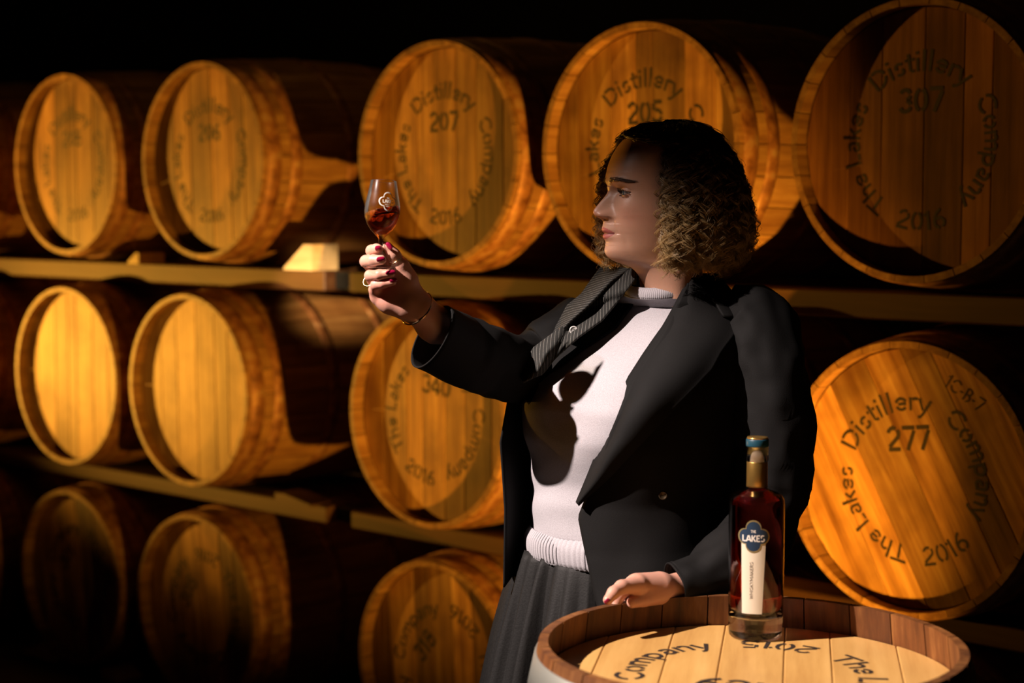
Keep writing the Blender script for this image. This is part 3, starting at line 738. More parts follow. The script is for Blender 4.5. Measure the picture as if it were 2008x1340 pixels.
v = smin(v, g.chain([P(1200, 640, 2.97), P(1158, 660, 2.985), P(1110, 692, 2.96), P(1055, 724, 2.945), P(1005, 727, 2.90), P(955, 706, 2.852), P(905, 682, 2.80)], [.035, .045, .042, .036, .032, .030, .028], .02), .02)
v = smin(v, g.chain([P(1425, 615, 2.86), P(1468, 640, 2.84), P(1497, 690, 2.815), P(1512, 780, 2.80), P(1520, 880, 2.80), P(1507, 975, 2.80), P(1470, 1050, 2.765), P(1410, 1105, 2.715), P(1372, 1136, 2.70)], [.03, .036, .040, .040, .038, .034, .031, .027, .024], .02), .02)
hipc = P(1238, 1110, 2.95)
for sgn in (-1, 1):
    hip = hipc + TL * (.085 * sgn); kn = Vector((hip.x, hip.y, .50)) + TF * .02; an = Vector((hip.x, hip.y, .09))
    v = smin(v, g.chain([hip, kn, an], [.085, .058, .038], .03), .04)
    v = smin(v, g.cap(an - Vector((0, 0, .03)), an + TF * .13 - Vector((0, 0, .055)), .034, .028), .02)
g.v = v; bV, bF = g.mesh(); bV = smooth_pts(bV, bF, 2); add_piece(bV, bF)

# ---- the raised right hand
def Q(x, y, d): return A3(P(x, y, d))
lo, hi = Q(690, 690, 2.60), Q(915, 455, 2.80)
g = Grid((min(lo[0], hi[0]) - .01, 2.60, min(lo[2], hi[2]) - .0), (max(lo[0], hi[0]) + .01, 2.83, max(lo[2], hi[2]) + .01), .00115)
wr = Q(822, 606, 2.708)
palm = g.chain([Q(905, 682, 2.79), Q(850, 634, 2.735), wr, Q(800, 590, 2.706)], [.0290, .0280, .0245, .0235], .01)
palm = smin(palm, g.chain([Q(800, 588, 2.706), Q(772, 562, 2.708), Q(758, 556, 2.708)], [.0235, .0235, .019], .01), .012)
palm = smin(palm, g.chain([Q(795, 600, 2.703), Q(765, 590, 2.704), Q(744, 580, 2.704)], [.021, .0195, .0155], .01), .012)
palm = smin(palm, g.chain([Q(806, 585, 2.700), Q(794, 552, 2.694), Q(786, 530, 2.690)], [.021, .0185, .0135], .01), .010)   # ball of the thumb
palm = smin(palm, g.chain([Q(775, 545, 2.712), Q(762, 530, 2.715)], [.016, .013], .01), .01)
FG_ = {
 'index': ([Q(768, 536, 2.718), Q(744, 505, 2.715), Q(729, 492, 2.692), Q(738, 489, 2.674), Q(742, 489, 2.668)], [.0105, .0095, .0090, .0082, .0076]),
 'middle': ([Q(762, 548, 2.716), Q(728, 522, 2.708), Q(718, 513, 2.684), Q(732, 511, 2.662), Q(748, 510, 2.653)], [.0110, .0100, .0096, .0088, .0074]),
 'ring': ([Q(752, 564, 2.712), Q(732, 550, 2.700), Q(726, 541, 2.680), Q(744, 539, 2.660), Q(766, 536, 2.654)], [.0105, .0095, .0088, .0080, .0068]),
 'little': ([Q(746, 582, 2.706), Q(735, 568, 2.692), Q(737, 559, 2.676), Q(752, 556, 2.664), Q(770, 553, 2.659)], [.0102, .0092, .0080, .0072, .0060]),
}
v = palm
for k in FG_:
    pts, rd = FG_[k]; f = g.chain(pts, rd, .0035)
    vp = smin(palm, f, .007); v = np.minimum(v, vp)
thumb = g.chain([Q(794, 545, 2.692), Q(786, 520, 2.683), Q(772, 500, 2.676), Q(760, 484, 2.672)], [.0150, .0112, .0098, .0074], .005)
v = np.minimum(v, smin(palm, thumb, .010))
for a_, b_, r_ in ((Q(790, 562, 2.681), Q(770, 580, 2.684), .0022), (Q(775, 552, 2.684), Q(760, 572, 2.685), .0018), (Q(765, 545, 2.686), Q(790, 556, 2.680), .0018)):
    v = np.maximum(v, -(g.cap(a_, b_, r_, r_ * .6)) - .0) if False else v
g.v = v; hV, hF = g.mesh(); hV = smooth_pts(hV, hF, 2, .5)
dpal = np.exp(-(((hV - Q(752, 565, 2.68)) ** 2).sum(1)) / .0006)
hC = SKINC[None] * (1 + .0 * dpal[:, None]) + np.array([.06, -.06, -.03])[None] * np.minimum(dpal, 1)[:, None]
hand_bvh_V, hand_bvh_F = hV, hF
add_piece(hV, hF, hC)

# ---- the left hand resting on the cask rim
g = Grid((A3(P(1170, 1200, 2.55))[0] - .01, 2.50, A3(P(1170, 1215, 2.55))[2] - .03), (A3(P(1370, 1100, 2.72))[0], 2.76, A3(P(1250, 1095, 2.62))[2] + .01), .0013)
palm = g.chain([Q(1372, 1150, 2.71), Q(1335, 1156, 2.682), Q(1300, 1156, 2.655)], [.0270, .0240, .0225], .01)
palm = smin(palm, g.chain([Q(1290, 1152, 2.645), Q(1250, 1150, 2.622)], [.0235, .0200], .01), .012)
palm = smin(palm, g.chain([Q(1295, 1160, 2.665), Q(1255, 1160, 2.660)], [.020, .018], .01), .012)
v = palm
for pts, rd in (([Q(1250, 1148, 2.610), Q(1219, 1152, 2.583), Q(1203, 1163, 2.566), Q(1192, 1177, 2.556)], [.0140, .0105, .0092, .0074]),
                ([Q(1248, 1148, 2.630), Q(1222, 1158, 2.612), Q(1210, 1175, 2.604), Q(1207, 1188, 2.600)], [.0130, .0105, .0092, .0076]),
                ([Q(1250, 1152, 2.650), Q(1228, 1164, 2.640), Q(1220, 1180, 2.632), Q(1219, 1190, 2.630)], [.0130, .0100, .0090, .0076]),
                ([Q(1256, 1160, 2.668), Q(1238, 1172, 2.664), Q(1234, 1190, 2.66)], [.0120, .0092, .0076]),
                ([Q(1290, 1168, 2.635), Q(1262, 1176, 2.615), Q(1240, 1182, 2.600)], [.0150, .0110, .0088])):
    v = np.minimum(v, smin(palm, g.chain(pts, rd, .004), .008))
g.v = v; lV, lF = g.mesh(); lV = smooth_pts(lV, lF, 2, .5); add_piece(lV, lF)

# ---- join
off = 0; FF = []
for V_, F_ in zip(parts_V, parts_F): FF.append(F_ + off); off += len(V_)
BV = np.concatenate(parts_V); BF = np.concatenate(FF); BC = np.concatenate(parts_C)
body_me = np_mesh('body', BV, BF, True)
ca = body_me.color_attributes.new('tint', 'FLOAT_COLOR', 'POINT')
ca.data.foreach_set('color', np.concatenate([BC, np.ones((len(BC), 1))], 1).astype(np.float32).ravel())
m, nt, b = nodes('skin'); L = nt.links.new
at = N(nt, 'ShaderNodeAttribute', attribute_name='tint'); L(at.outputs['Color'], b.inputs['Base Color'])
b.inputs['Roughness'].default_value = 0.42; b.inputs['Subsurface Weight'].default_value = 0.18; b.inputs['Subsurface Radius'].default_value = (1, .3, .15); b.inputs['Subsurface Scale'].default_value = .006
tc = N(nt, 'ShaderNodeTexCoord'); n1 = N(nt, 'ShaderNodeTexNoise'); n1.inputs['Scale'].default_value = 420; n1.inputs['Detail'].default_value = 3; L(tc.outputs['Object'], n1.inputs[0])
bp = N(nt, 'ShaderNodeBump'); bp.inputs['Strength'].default_value = .18; bp.inputs['Distance'].default_value = .001; L(n1.outputs[0], bp.inputs['Height']); L(bp.outputs[0], b.inputs['Normal'])
M['skin'] = m
person = empty('person', (hipc.x, hipc.y, 0)); tag(person, 'curly-haired woman in black blazer and grey jumper raising a tasting glass', 'person')
PW = Matrix.Translation((-hipc.x, -hipc.y, 0))
def plink(name, me, mat, parent=None, label=None):
    """link a mesh given in world coordinates as a part of the person"""
    o = link(name, me, mat, parent or person, label)
    if parent is None: o.matrix_parent_inverse = PW
    return o
body = plink('body', body_me, M['skin'])
head_bvh = BVHTree.FromPolygons([tuple(x) for x in headV], [tuple(map(int, f)) for f in HFc])
hand_bvh = BVHTree.FromPolygons([tuple(x) for x in np.concatenate([hV, lV])], [tuple(map(int, f)) for f in np.concatenate([hF, lF + len(hV)])])

# ---- eyes
gaze = (hw(.4, -.05, .01) - hw(0, 0, 0)).normalized()
for sgn in (1, -1):
    c = hw(.070, .032 * sgn, -.003)
    V, F = [], []; nn, mm_ = 32, 24
    Zg = gaze; Xg = Zg.cross(Vector((0, 0, 1))).normalized(); Yg = Xg.cross(Zg); cols = []
    for j in range(mm_ + 1):
        th = PI * j / mm_ * (1 if j > 10 else 1)
        for i in range(nn):
            ph = 2 * PI * i / nn; rr = .012 * (1.02 if th < .45 else 1)
            V.append(c + (Zg * math.cos(th) + (Xg * math.cos(ph) + Yg * math.sin(ph)) * math.sin(th)) * rr)
            cols.append((.01, .01, .012, 1) if th < .2 else ((.10, .13, .15, 1) if th < .46 else ((.03, .04, .05, 1) if th < .56 else (.32, .28, .26, 1))))
    for j in range(mm_):
        for i in range(nn): F.append((j * nn + i, j * nn + (i + 1) % nn, (j + 1) * nn + (i + 1) % nn, (j + 1) * nn + i))
    me = new_mesh('eyeball', V, F, True)
    at_ = me.color_attributes.new('tint', 'FLOAT_COLOR', 'POINT')
    if len(at_.data) == len(cols): at_.data.foreach_set('color', np.array(cols, np.float32).ravel())
    if 'eye' not in M:
        m, nt, b = nodes('eye'); q = N(nt, 'ShaderNodeAttribute', attribute_name='tint'); nt.links.new(q.outputs['Color'], b.inputs['Base Color']); b.inputs['Roughness'].default_value = .08; M['eye'] = m
    plink('eyeball', me, M['eye'])

# ---- strands as thin tubes
def tubes(paths, rads, sides=4):
    """paths (n, k, 3), rads (n, k) -> vertices and faces of thin tubes"""
    Pn = np.asarray(paths, float); Rn = np.asarray(rads, float); n, k, _ = Pn.shape
    T = np.gradient(Pn, axis=1); T /= np.maximum(np.linalg.norm(T, axis=2, keepdims=True), 1e-9)
    ref = np.zeros_like(T); ref[..., 1] = .9; ref[..., 0] = .35; ref[..., 2] = .25
    B1 = np.cross(T, ref); B1 /= np.maximum(np.linalg.norm(B1, axis=2, keepdims=True), 1e-9); B2 = np.cross(T, B1)
    out = []
    for s_ in range(sides):
        a = 2 * PI * s_ / sides; out.append(Pn + (B1 * math.cos(a) + B2 * math.sin(a)) * Rn[..., None])
    V = np.stack(out, 2).reshape(-1, 3)
    base = (np.arange(n)[:, None, None] * k + np.arange(k - 1)[None, :, None]) * sides + np.arange(sides)[None, None, :]
    nx = (np.arange(n)[:, None, None] * k + np.arange(k - 1)[None, :, None]) * sides + ((np.arange(sides) + 1) % sides)[None, None, :]
    F = np.stack([base, nx, nx + sides, base + sides], -1).reshape(-1, 4)
    return V, F
def face_pt(w_, v_, lift=.0006):
    o = hw(.2, w_, v_); hit = head_bvh.ray_cast(o, -HF)
    return (hit[0] + HF * lift) if hit[0] else hw(.08, w_, v_)
M['brow'] = plain('brow_hair', (.07, .035, .020), .6)
M['hair'] = None
for sgn in (1, -1):
    ps, rs = [], []
    for _ in range(110):
        t = rng.rand(); w_ = (.011 + .042 * t); vv = .0160 + .0045 * math.sin(min(t * 1.25, 1) * PI * .75) - .004 * t
        th = .0034 * (1 - t) ** .5 + .0010
        vv += (rng.rand() - .5) * 2 * th; ln = .007
        pts = [A3(face_pt(sgn * (w_ + ln * f), vv + (.0030 * (1 - t) - .001) * f, .0006 + .0006 * math.sin(f * 3))) for f in (0, .5, 1)]
        ps.append(pts); rs.append([.00038, .00034, .0001])
    V, F = tubes(ps, rs, 3); plink('eyebrow', np_mesh('eyebrow', V, F), M['brow'])
    ps, rs = [], []
    for _ in range(60):
        t = rng.rand(); xx = (t * 2 - 1) * .95; w_ = .032 + xx * .0135; up_ = -.003 + .0044 * max(1 - xx * xx, 0) ** .8
        for lo_ in (0, 1):
            vv = up_ if not lo_ else -.003 - .0036 * max(1 - xx * xx, 0) ** .8
            dd = math.sqrt(max(.0133 ** 2 - (w_ - .032) ** 2 - (vv + .003) ** 2, 0)); ln = .0075 if not lo_ else .0035; s1 = 1 if not lo_ else -1
            p0 = hw(.070 + dd, sgn * w_, vv)
            ps.append([A3(p0), A3(p0 + HF * ln * .6 + HU * s1 * .0005 + HL * sgn * .002 * xx), A3(p0 + HF * ln + HU * s1 * ln * .5 + HL * sgn * .004 * xx)]); rs.append([.00022, .0002, .00006])
    V, F = tubes(ps, rs, 3); plink('eyelashes', np_mesh('eyelashes', V, F), M['brow'])

# ---- hair: curls on the head
SKF = lambda v: np.interp(v * 1000, vsamp[::-1], (uf / 1000)[::-1]) + .022
SKB = lambda v: -.022 - np.interp(v * 1000, vsamp[::-1], (ub / 1000)[::-1])
SKS = lambda v: np.interp(v * 1000, vsamp[::-1], (aw / 1000)[::-1])
def tab(v, pts):
    pts = sorted(pts); return np.interp(v, [a for a, _ in pts], [b for _, b in pts])
EB = [(.128, .01), (.118, .035), (.110, .050), (.094, .070), (.070, .090), (.036, .110), (0, .124), (-.053, .138), (-.085, .136), (-.116, .122), (-.131, .100), (-.15, .08)]
ES = [(.128, .01), (.118, .030), (.110, .048), (.094, .070), (.070, .088), (.036, .100), (0, .107), (-.05, .112), (-.09, .112), (-.116, .104), (-.15, .088)]
EF = [(.128, .01), (.118, .040), (.110, .066), (.100, .088), (.084, .106), (.057, .118), (.028, .124), (0, .126), (-.1, .128), (-.15, .112)]
def radial(v, ph, F_, S_, B_):
    c, s_ = np.cos(ph), np.sin(ph); X = np.where(c > 0, F_, B_)
    return 1 / np.sqrt((c / np.maximum(X, .004)) ** 2 + (s_ / np.maximum(S_, .004)) ** 2)
def curl_set(n, phi_rng, seed, nst=8):
    r_ = np.random.RandomState(seed); K = 50; ps, rs, cs = [], [], []
    for _ in range(n):
        phi = math.radians(phi_rng[0] + (phi_rng[1] - phi_rng[0]) * r_.rand()); near_s = phi > 0; ap = abs(phi)
        shell = r_.rand() ** .55
        v0 = .1115 - .060 * r_.rand() ** 1.6
        if ap < math.radians(62): v0 = max(v0, .086)
        vend = -.126 - .018 * r_.rand() + .015 * (1 - shell)
        if not near_s: vend -= .006
        if r_.rand() < .22: vend = -.02 - .1 * r_.rand()
        t = np.linspace(0, 1, 500); vv = v0 + (vend - v0) * t ** 1.15 + .015 * shell * np.sin(np.clip(t * 9, 0, 1) * PI / 2) * (v0 > .08)
        lim = math.radians(60 if near_s else 31)
        drop = np.clip((.092 - vv) / .020, 0, 1); drop = drop * drop * (3 - 2 * drop)
        mn = lim * drop; apv = np.where(ap < mn, mn + (.02 + .3 * r_.rand() * drop), ap) + (r_.rand() - .5) * .3 * t
        apv = np.maximum(apv, ap * (1 - drop) + apv * drop) if ap < lim else apv
        k_s = np.ones(25) / 25; apv = np.convolve(np.pad(apv, 12, mode='edge'), k_s, mode='valid')
        ph = apv * (1 if near_s else -1)
        sk = radial(vv, ph, SKF(vv), SKS(vv), SKB(vv)) + .003
        sk = np.where(vv > .1119, 0.004, sk); sk = np.where(vv < -.07, np.minimum(sk, .070), sk)
        en = radial(vv, ph, tab(vv, EF) * (1.0 if near_s else 1.0 + .30 * np.clip((.08 - vv) / .05, 0, 1)), tab(vv, ES), tab(vv, EB))
        grow = np.clip(t * 7, 0, 1) ** .6
        rr = sk + np.maximum(en - sk - .005, .002) * (.15 + .85 * shell) * grow
        u = -.022 + rr * np.cos(ph); w_ = rr * np.sin(ph); pos = np.stack([u, w_, vv], 1)
        arcl = np.concatenate([[0], np.cumsum(np.linalg.norm(np.diff(pos, axis=0), axis=1))])
        ta = np.linspace(0, arcl[-1], K); pos = np.stack([np.interp(ta, arcl, pos[:, i]) for i in range(3)], 1); ph = np.interp(ta, arcl, ph); tn = ta / ta[-1]
        cr = (.0040 + .0050 * r_.rand()) * np.clip(tn * 3, .15, 1) * (1 + .35 * np.sin(ta / .017 + r_.rand() * 6)); pitch = .027 + .022 * r_.rand() - .005 * tn; hand = 1 if r_.rand() < .5 else -1
        an = r_.rand() * 6.28 + hand * 2 * PI * ta / pitch + .8 * np.sin(ta / .03 + r_.rand() * 6)
        rad = np.stack([np.cos(ph), np.sin(ph), 0 * ph], 1); tan = np.stack([-np.sin(ph), np.cos(ph), 0 * ph], 1)
        pos = pos + rad * (cr * np.cos(an))[:, None] + tan * (cr * 1.1 * np.sin(an))[:, None]
        for q in range(nst):
            fz = 1.0 if q < nst - 1 else 3.6
            o_ = (r_.rand(3) - .5) * .0034 * fz; o2 = (r_.rand(3) - .5) * .0045 * fz
            wob = (.0008 * fz * np.sin(ta / .009 + r_.rand() * 6))[:, None] * (r_.rand(3) - .5)[None]
            ps.append(pos + o_[None] + o2[None] * tn[:, None] + wob); rs.append(np.full(K, .00044 if q < nst - 1 else .00028) * (1 - .5 * tn ** 3)); cs.append(np.clip((.055 - pos[:, 2]) / .12, 0, 1) * (.65 + .45 * r_.rand()))
    ps = np.array(ps); W = ps[..., 0:1] * A3(HF) + ps[..., 1:2] * A3(HL) + ps[..., 2:3] * A3(HU) + A3(HO)
    return W, np.array(rs), np.array(cs)
Ws, Rs, Cs = [], [], []
for n_, rngp, sd in ((300, (60, 180), 1), (100, (-180, -100), 2), (110, (-100, -30), 3), (90, (0, 60), 4), (40, (-42, 0), 5)):
    a_, b_, c_ = curl_set(n_, rngp, sd); Ws.append(a_); Rs.append(b_); Cs.append(c_)
Ws, Rs, Cs = np.concatenate(Ws), np.concatenate(Rs), np.concatenate(Cs)
V, F = tubes(Ws, Rs, 3); me = np_mesh('hair', V, F)
cc = np.repeat(Cs.reshape(-1), 3)
root_c, tip_c = np.array([.075, .033, .014]), np.array([.60, .40, .17])
cols = root_c[None] + (tip_c - root_c)[None] * (cc ** 1.3)[:, None]
ca = me.color_attributes.new('tint', 'FLOAT_COLOR', 'POINT'); ca.data.foreach_set('color', np.concatenate([cols, np.ones((len(cols), 1))], 1).astype(np.float32).ravel())
m, nt, b = nodes('hair'); q = N(nt, 'ShaderNodeAttribute', attribute_name='tint'); nt.links.new(q.outputs['Color'], b.inputs['Base Color'])
b.inputs['Roughness'].default_value = .38; b.inputs['Specular IOR Level'].default_value = .55; M['hair'] = m
hair = plink('hair', me, m, None, 'shoulder-length curls, dark at the roots and blonde at the ends')
# dense inner cap under the curls
V, F = [], []; nr_, nc_ = 48, 96
for j in range(nr_):
    vv = .1165 - (.1165 + .118) * (j / (nr_ - 1))
    drop = min(max((.094 - vv) / .016, 0), 1)
    for i in range(nc_):
        ph = -PI + 2 * PI * i / nc_; ap = abs(ph); lim = math.radians(66 if ph > 0 else 50)
        sk = float(radial(np.array([vv]), np.array([ph]), SKF(vv), SKS(vv), SKB(vv))[0]); en = float(radial(np.array([vv]), np.array([ph]), tab(vv, EF), tab(vv, ES), tab(vv, EB))[0])
        f = .42; f = f * min(1, max((.118 - vv) / .07, .15))
        rr = sk + .003 + max(en - sk, .002) * f * min(1, .35 + (.1165 - vv) / .05)
        if vv > .1118: rr = .02 + (.1165 - vv) * 4
        k = min(max((lim * drop - ap) / .12, 0), 1); rr = rr * (1 - k) + (sk - .006) * k
        if vv < -.105 and k > 0: rr = min(rr, sk - .004)
        V.append(hw(-.022 + rr * math.cos(ph), rr * math.sin(ph), vv))
for j in range(nr_ - 1):
    for i in range(nc_): F.append((j * nc_ + i, j * nc_ + (i + 1) % nc_, (j + 1) * nc_ + (i + 1) % nc_, (j + 1) * nc_ + i))
F.append(tuple(range(nc_)))
M['hair_dark'] = plain('dark_hair', (.022, .010, .006), .6)
plink('hair_roots', new_mesh('hair_roots', V, F, True), M['hair_dark'], None, 'dark hair mass beneath the curls')

# ------------------------------------------------------------------ clothes
from mathutils import noise
def fabric(name, c, rough=.85, sheen=.3, nscale=900, bump=.25, vary=.18, stripes=None):
    m, nt, b = nodes(name); L = nt.links.new
    tc = N(nt, 'ShaderNodeTexCoord'); n1 = N(nt, 'ShaderNodeTexNoise'); n1.inputs['Scale'].default_value = nscale; n1.inputs['Detail'].default_value = 2
    L(tc.outputs['Object'], n1.inputs[0])
    r = ramp(nt, [(.3, tuple(x * (1 - vary) for x in c)), (.7, tuple(min(x * (1 + vary), 1) for x in c))]); L(n1.outputs[0], r.inputs[0])
    last = r.outputs[0]
    if stripes:
        uv = N(nt, 'ShaderNodeUVMap'); sp = N(nt, 'ShaderNodeSeparateXYZ'); L(uv.outputs[0], sp.inputs[0])
        mo = N(nt, 'ShaderNodeMath', operation='FRACT'); L(sp.outputs[0], mo.inputs[0])
        lt = N(nt, 'ShaderNodeMath', operation='LESS_THAN'); L(mo.outputs[0], lt.inputs[0]); lt.inputs[1].default_value = .11
        n2 = N(nt, 'ShaderNodeTexNoise'); n2.inputs['Scale'].default_value = 700; L(tc.outputs['Object'], n2.inputs[0])
        ml = N(nt, 'ShaderNodeMath', operation='MULTIPLY'); L(lt.outputs[0], ml.inputs[0]); L(n2.outputs[0], ml.inputs[1])
        mx = N(nt, 'ShaderNodeMix', data_type='RGBA'); L(ml.outputs[0], mx.inputs[0]); L(last, mx.inputs[6]); mx.inputs[7].default_value = (*stripes, 1); last = mx.outputs[2]
    L(last, b.inputs['Base Color']); b.inputs['Roughness'].default_value = rough
    b.inputs['Sheen Weight'].default_value = sheen; b.inputs['Sheen Roughness'].default_value = .5; b.inputs['Specular IOR Level'].default_value = .2
    bp = N(nt, 'ShaderNodeBump'); bp.inputs['Strength'].default_value = bump; bp.inputs['Distance'].default_value = .001; L(n1.outputs[0], bp.inputs['Height']); L(bp.outputs[0], b.inputs['Normal'])
    return m
M['wool'] = fabric('charcoal_wool', (.0052, .0048, .0046), .8, .0)
M['pinstripe'] = fabric('pinstripe_wool', (.022, .022, .020), .8, .05, stripes=(.30, .29, .26))
M['jumper'] = fabric('grey_jumper', (.42, .40, .425), .9, .15, 700, .35, .14)
M['skirtm'] = fabric('black_crinkle', (.013, .0125, .012), .6, .0, 300, .3)
def fold(p, amp, sc=(9, 9, 9), seed=0.0):
    return noise.noise(Vector((p.x * sc[0] + seed, p.y * sc[1], p.z * sc[2]))) * amp
def loft(rings, closed=True):
    V, F = [], []; n = len(rings[0])
    for r_ in rings: V += list(r_)
    for j in range(len(rings) - 1):
        for i in range(n if closed else n - 1):
            k = (i + 1) % n; F.append((j * n + i, j * n + k, (j + 1) * n + k, (j + 1) * n + i))
    return V, F
def solid(o, t, off=-1, sub=0):
    if sub: q = o.modifiers.new('sub', 'SUBSURF'); q.levels = sub; q.render_levels = sub
    s = o.modifiers.new('solid', 'SOLIDIFY'); s.thickness = t; s.offset = off
    return o
# ---- jumper
n_ = 160; rings = []
ys = list(np.linspace(574, 1040, 60))
for y in ys:
    c, a_, bf_, bb_ = ring_at(y); r_ = []
    for i in range(n_):
        psi = 2 * PI * i / n_; p = ring_pt(c, a_, bf_, bb_, psi)
        bust = 0.016 * math.exp(-((y - 800) / 60) ** 2) * (math.exp(-((psi - .55) / .35) ** 2) + math.exp(-((psi - 2 * PI + .55) / .35) ** 2))
        cen = math.exp(-((y - 800) / 60) ** 2) * math.exp(-((min(psi, 2 * PI - psi)) / .3) ** 2) * .006
        d = (p - c).normalized()
        crease = .005 * math.exp(-((y - 960) / 70) ** 2) * math.sin(y / 13 + 2.2 * math.cos(psi * 2)) * .5 if y > 850 else 0
        r_.append(p + d * (bust - cen + fold(p, .006, (10, 10, 16)) + crease))
    rings.append(r_)
V, F = loft(rings); jv = [Vector(x) for x in V]; jf = F
jumper = solid(plink('jumper', new_mesh('jumper', V, F, True), M['jumper']), .003)
jumper['label'] = 'pale grey fine-knit jumper'
jbvh = BVHTree.FromPolygons([tuple(x) for x in jv], jf)
# hem and collar bands, knitted in ribs
def rib_band(cfun, rows, n=560, amp=.0007):
    rings = []
    for t in rows:
        c, a_, bf_, bb_, tilt, gr = cfun(t); r_ = []
        for i in range(n):
            psi = 2 * PI * i / n; p = ring_pt(c, a_, bf_, bb_, psi, tilt); d = (p - c); d.z = 0; d.normalize(); gr = float(gr)
            r_.append(p + d * (gr + (amp if (i // 2) % 2 else -amp)))
        rings.append(r_)
    return loft(rings)
def hemf(t):
    y = 1036 + 52 * t; c, a_, bf_, bb_ = ring_at(y)
    return c, a_, bf_, bb_, 0, .006 * math.sin(min(t * 3, 1) * PI / 2) + .004 * math.sin(t * PI) - (.003 if t > .9 else 0)
V, F = rib_band(hemf, np.linspace(0, 1, 16)); solid(plink('ribbed_hem', new_mesh('ribbed_hem', V, F, True), M['jumper'], None, 'folded ribbed hem band'), .004)
def colf(t):
    c = P(1309, 556, 2.888) + Vector((0, 0, .017 * (t - .0) - .010)); g_ = -.007 * t + .003 * math.sin(PI * t)
    return c, .068, .068, .062, -.012, g_
V, F = rib_band(colf, np.linspace(0, 1, 9), 520, .0005); solid(plink('ribbed_collar', new_mesh('ribbed_collar', V, F, True), M['jumper'], None, 'ribbed crew neck band'), .003)
# yoke between collar and jumper top
rings = []
for t in np.linspace(0, 1, 7):
    c0 = P(1309, 556, 2.888) + Vector((0, 0, -.010)); c1, a1, f1, b1 = ring_at(574 + 26); rr = []
    for i in range(n_):
        psi = 2 * PI * i / n_; p0 = ring_pt(c0, .067, .067, .061, psi, -.012); p1 = ring_pt(c1, a1, f1, b1, psi)
        rr.append(p0.lerp(p1, t) + Vector((0, 0, .006 * math.sin(PI * t))))
    rings.append(rr)
V, F = loft(rings); solid(plink('jumper_yoke', new_mesh('jumper_yoke', V, F, True), M['jumper']), .002)

# ---- skirt
rings = []; n_ = 300
zt = P(1240, 1070, 2.95).z
for j in range(40):
    t = j / 39; z = zt + (.34 - zt) * t
    cx = hipc.x - .022 + .012 * t; cy = hipc.y
    a_ = .163 + .125 * t ** .8; bf_ = .150 + .12 * t ** .8; r_ = []
    for i in range(n_):
        psi = 2 * PI * i / n_
        q = noise.noise(Vector((math.cos(psi) * 3.2, math.sin(psi) * 3.2, .35 + z * .25))); q2 = noise.noise(Vector((math.cos(psi) * 9, math.sin(psi) * 9, z * .7)))
        f = (.006 + .026 * min(t * 1.6, 1)) * math.sin(psi * 19 + q * 9) * (.6 + q2) + .006 * math.sin(psi * 57 + q2 * 5) * min(t * 4, 1)
        p = ring_pt(Vector((cx, cy, z)), a_ + f, bf_ + f, bf_ + f, psi); p += Vector((0, 0, 0))
        r_.append(p)
    rings.append(r_)
V, F = loft(rings); solid(plink('skirt', new_mesh('skirt', V, F, True), M['skirtm'], None, 'long black pleated skirt'), .002)

# ---- blazer
blazer = empty('blazer'); blazer.parent = person; blazer.matrix_parent_inverse = PW; blazer['label'] = 'black pinstriped blazer worn open'
def blink(name, me, mat, label=None): return link(name, me, mat, blazer, label)
edge = np.array([(540, 1350), (560, 1343), (600, 1322), (640, 1300), (700, 1258), (740, 1232), (800, 1205), (850, 1188), (900, 1165), (985, 1132), (1060, 1150), (1120, 1163), (1180, 1182), (1320, 1225)], float)
def jring(y):
    c, a_, bf_, bb_ = ring_at(max(y, 600), .022)
    if y < 600:
        c = P(1309 - .1 * (600 - y) / 60, y, 2.91); k = (600 - y) / 60
        c2, a2, f2, b2 = ring_at(600, .022); a_ = a2 + (.078 - a2) * k ** .6; bf_ = f2 + (.075 - f2) * k; bb_ = b2 + (.074 - b2) * k
    if y > 1050: a_ += (y - 1050) * .00012; bf_ += (y - 1050) * .00012; bb_ += (y - 1050) * .0001
    if y > 1110: c = P(1236, y, TD)
    return c, a_, bf_, bb_
rings = []; nseg = 130
def jpt(y, psi):
    c, a_, bf_, bb_ = jring(y); return ring_pt(c, a_, bf_, bb_, psi)
for y in np.linspace(540, 1330, 80):
    ex = np.interp(y, edge[:, 0], edge[:, 1])
    lo_, hi_ = -.6, 2.0
    for _ in range(30):
        mid = (lo_ + hi_) / 2
        if proj(jpt(y, mid))[0] < ex: lo_ = mid
        else: hi_ = mid
    ps0 = lo_; ps1 = 2 * PI - (1.25 if y < 720 else 1.35)
    r_ = []
    for i in range(nseg + 1):
        psi = ps0 + (ps1 - ps0) * (i / nseg); p = jpt(y, psi); c = jring(y)[0]; d = (p - c); d.z = 0; d.normalize()
        r_.append(p + d * (fold(p, .010, (5, 5, 7), 3) + fold(p, .006, (14, 14, 9), 8)))
    rings.append(r_)
V, F = loft(rings, False); shv, shf = [Vector(x) for x in V], F
solid(blink('bodice', new_mesh('bodice', V, F, True), M['wool']), .003)
sbvh = BVHTree.FromPolygons([tuple(x) for x in shv], shf)
CAMP = Vector((0, 0, HCAM))
def drape(px, py, bvh, lift, fallback):
    dv = (P(px, py, 1.0) - CAMP); hit = bvh.ray_cast(CAMP, dv.normalized())
    if hit[0] is None: return P(px, py, fallback)
    d = (hit[0] - CAMP).dot(CAMF); return P(px, py, min(d, fallback + .05) - lift)
def resample(pts, n):
    a = np.array(pts, float); s = np.concatenate([[0], np.cumsum(np.linalg.norm(np.diff(a, axis=0), axis=1))]); s /= s[-1]
    t = np.linspace(0, 1, n); return np.stack([np.interp(t, s, a[:, i]) for i in range(a.shape[1])], 1)
def smooth_grid(Gd, it=6):
    G_ = Gd.copy()
    for _ in range(it):
        H = G_.copy(); H[1:-1, 1:-1] = (G_[:-2, 1:-1] + G_[2:, 1:-1] + G_[1:-1, :-2] + G_[1:-1, 2:]) / 4
        G_ = H
    return G_
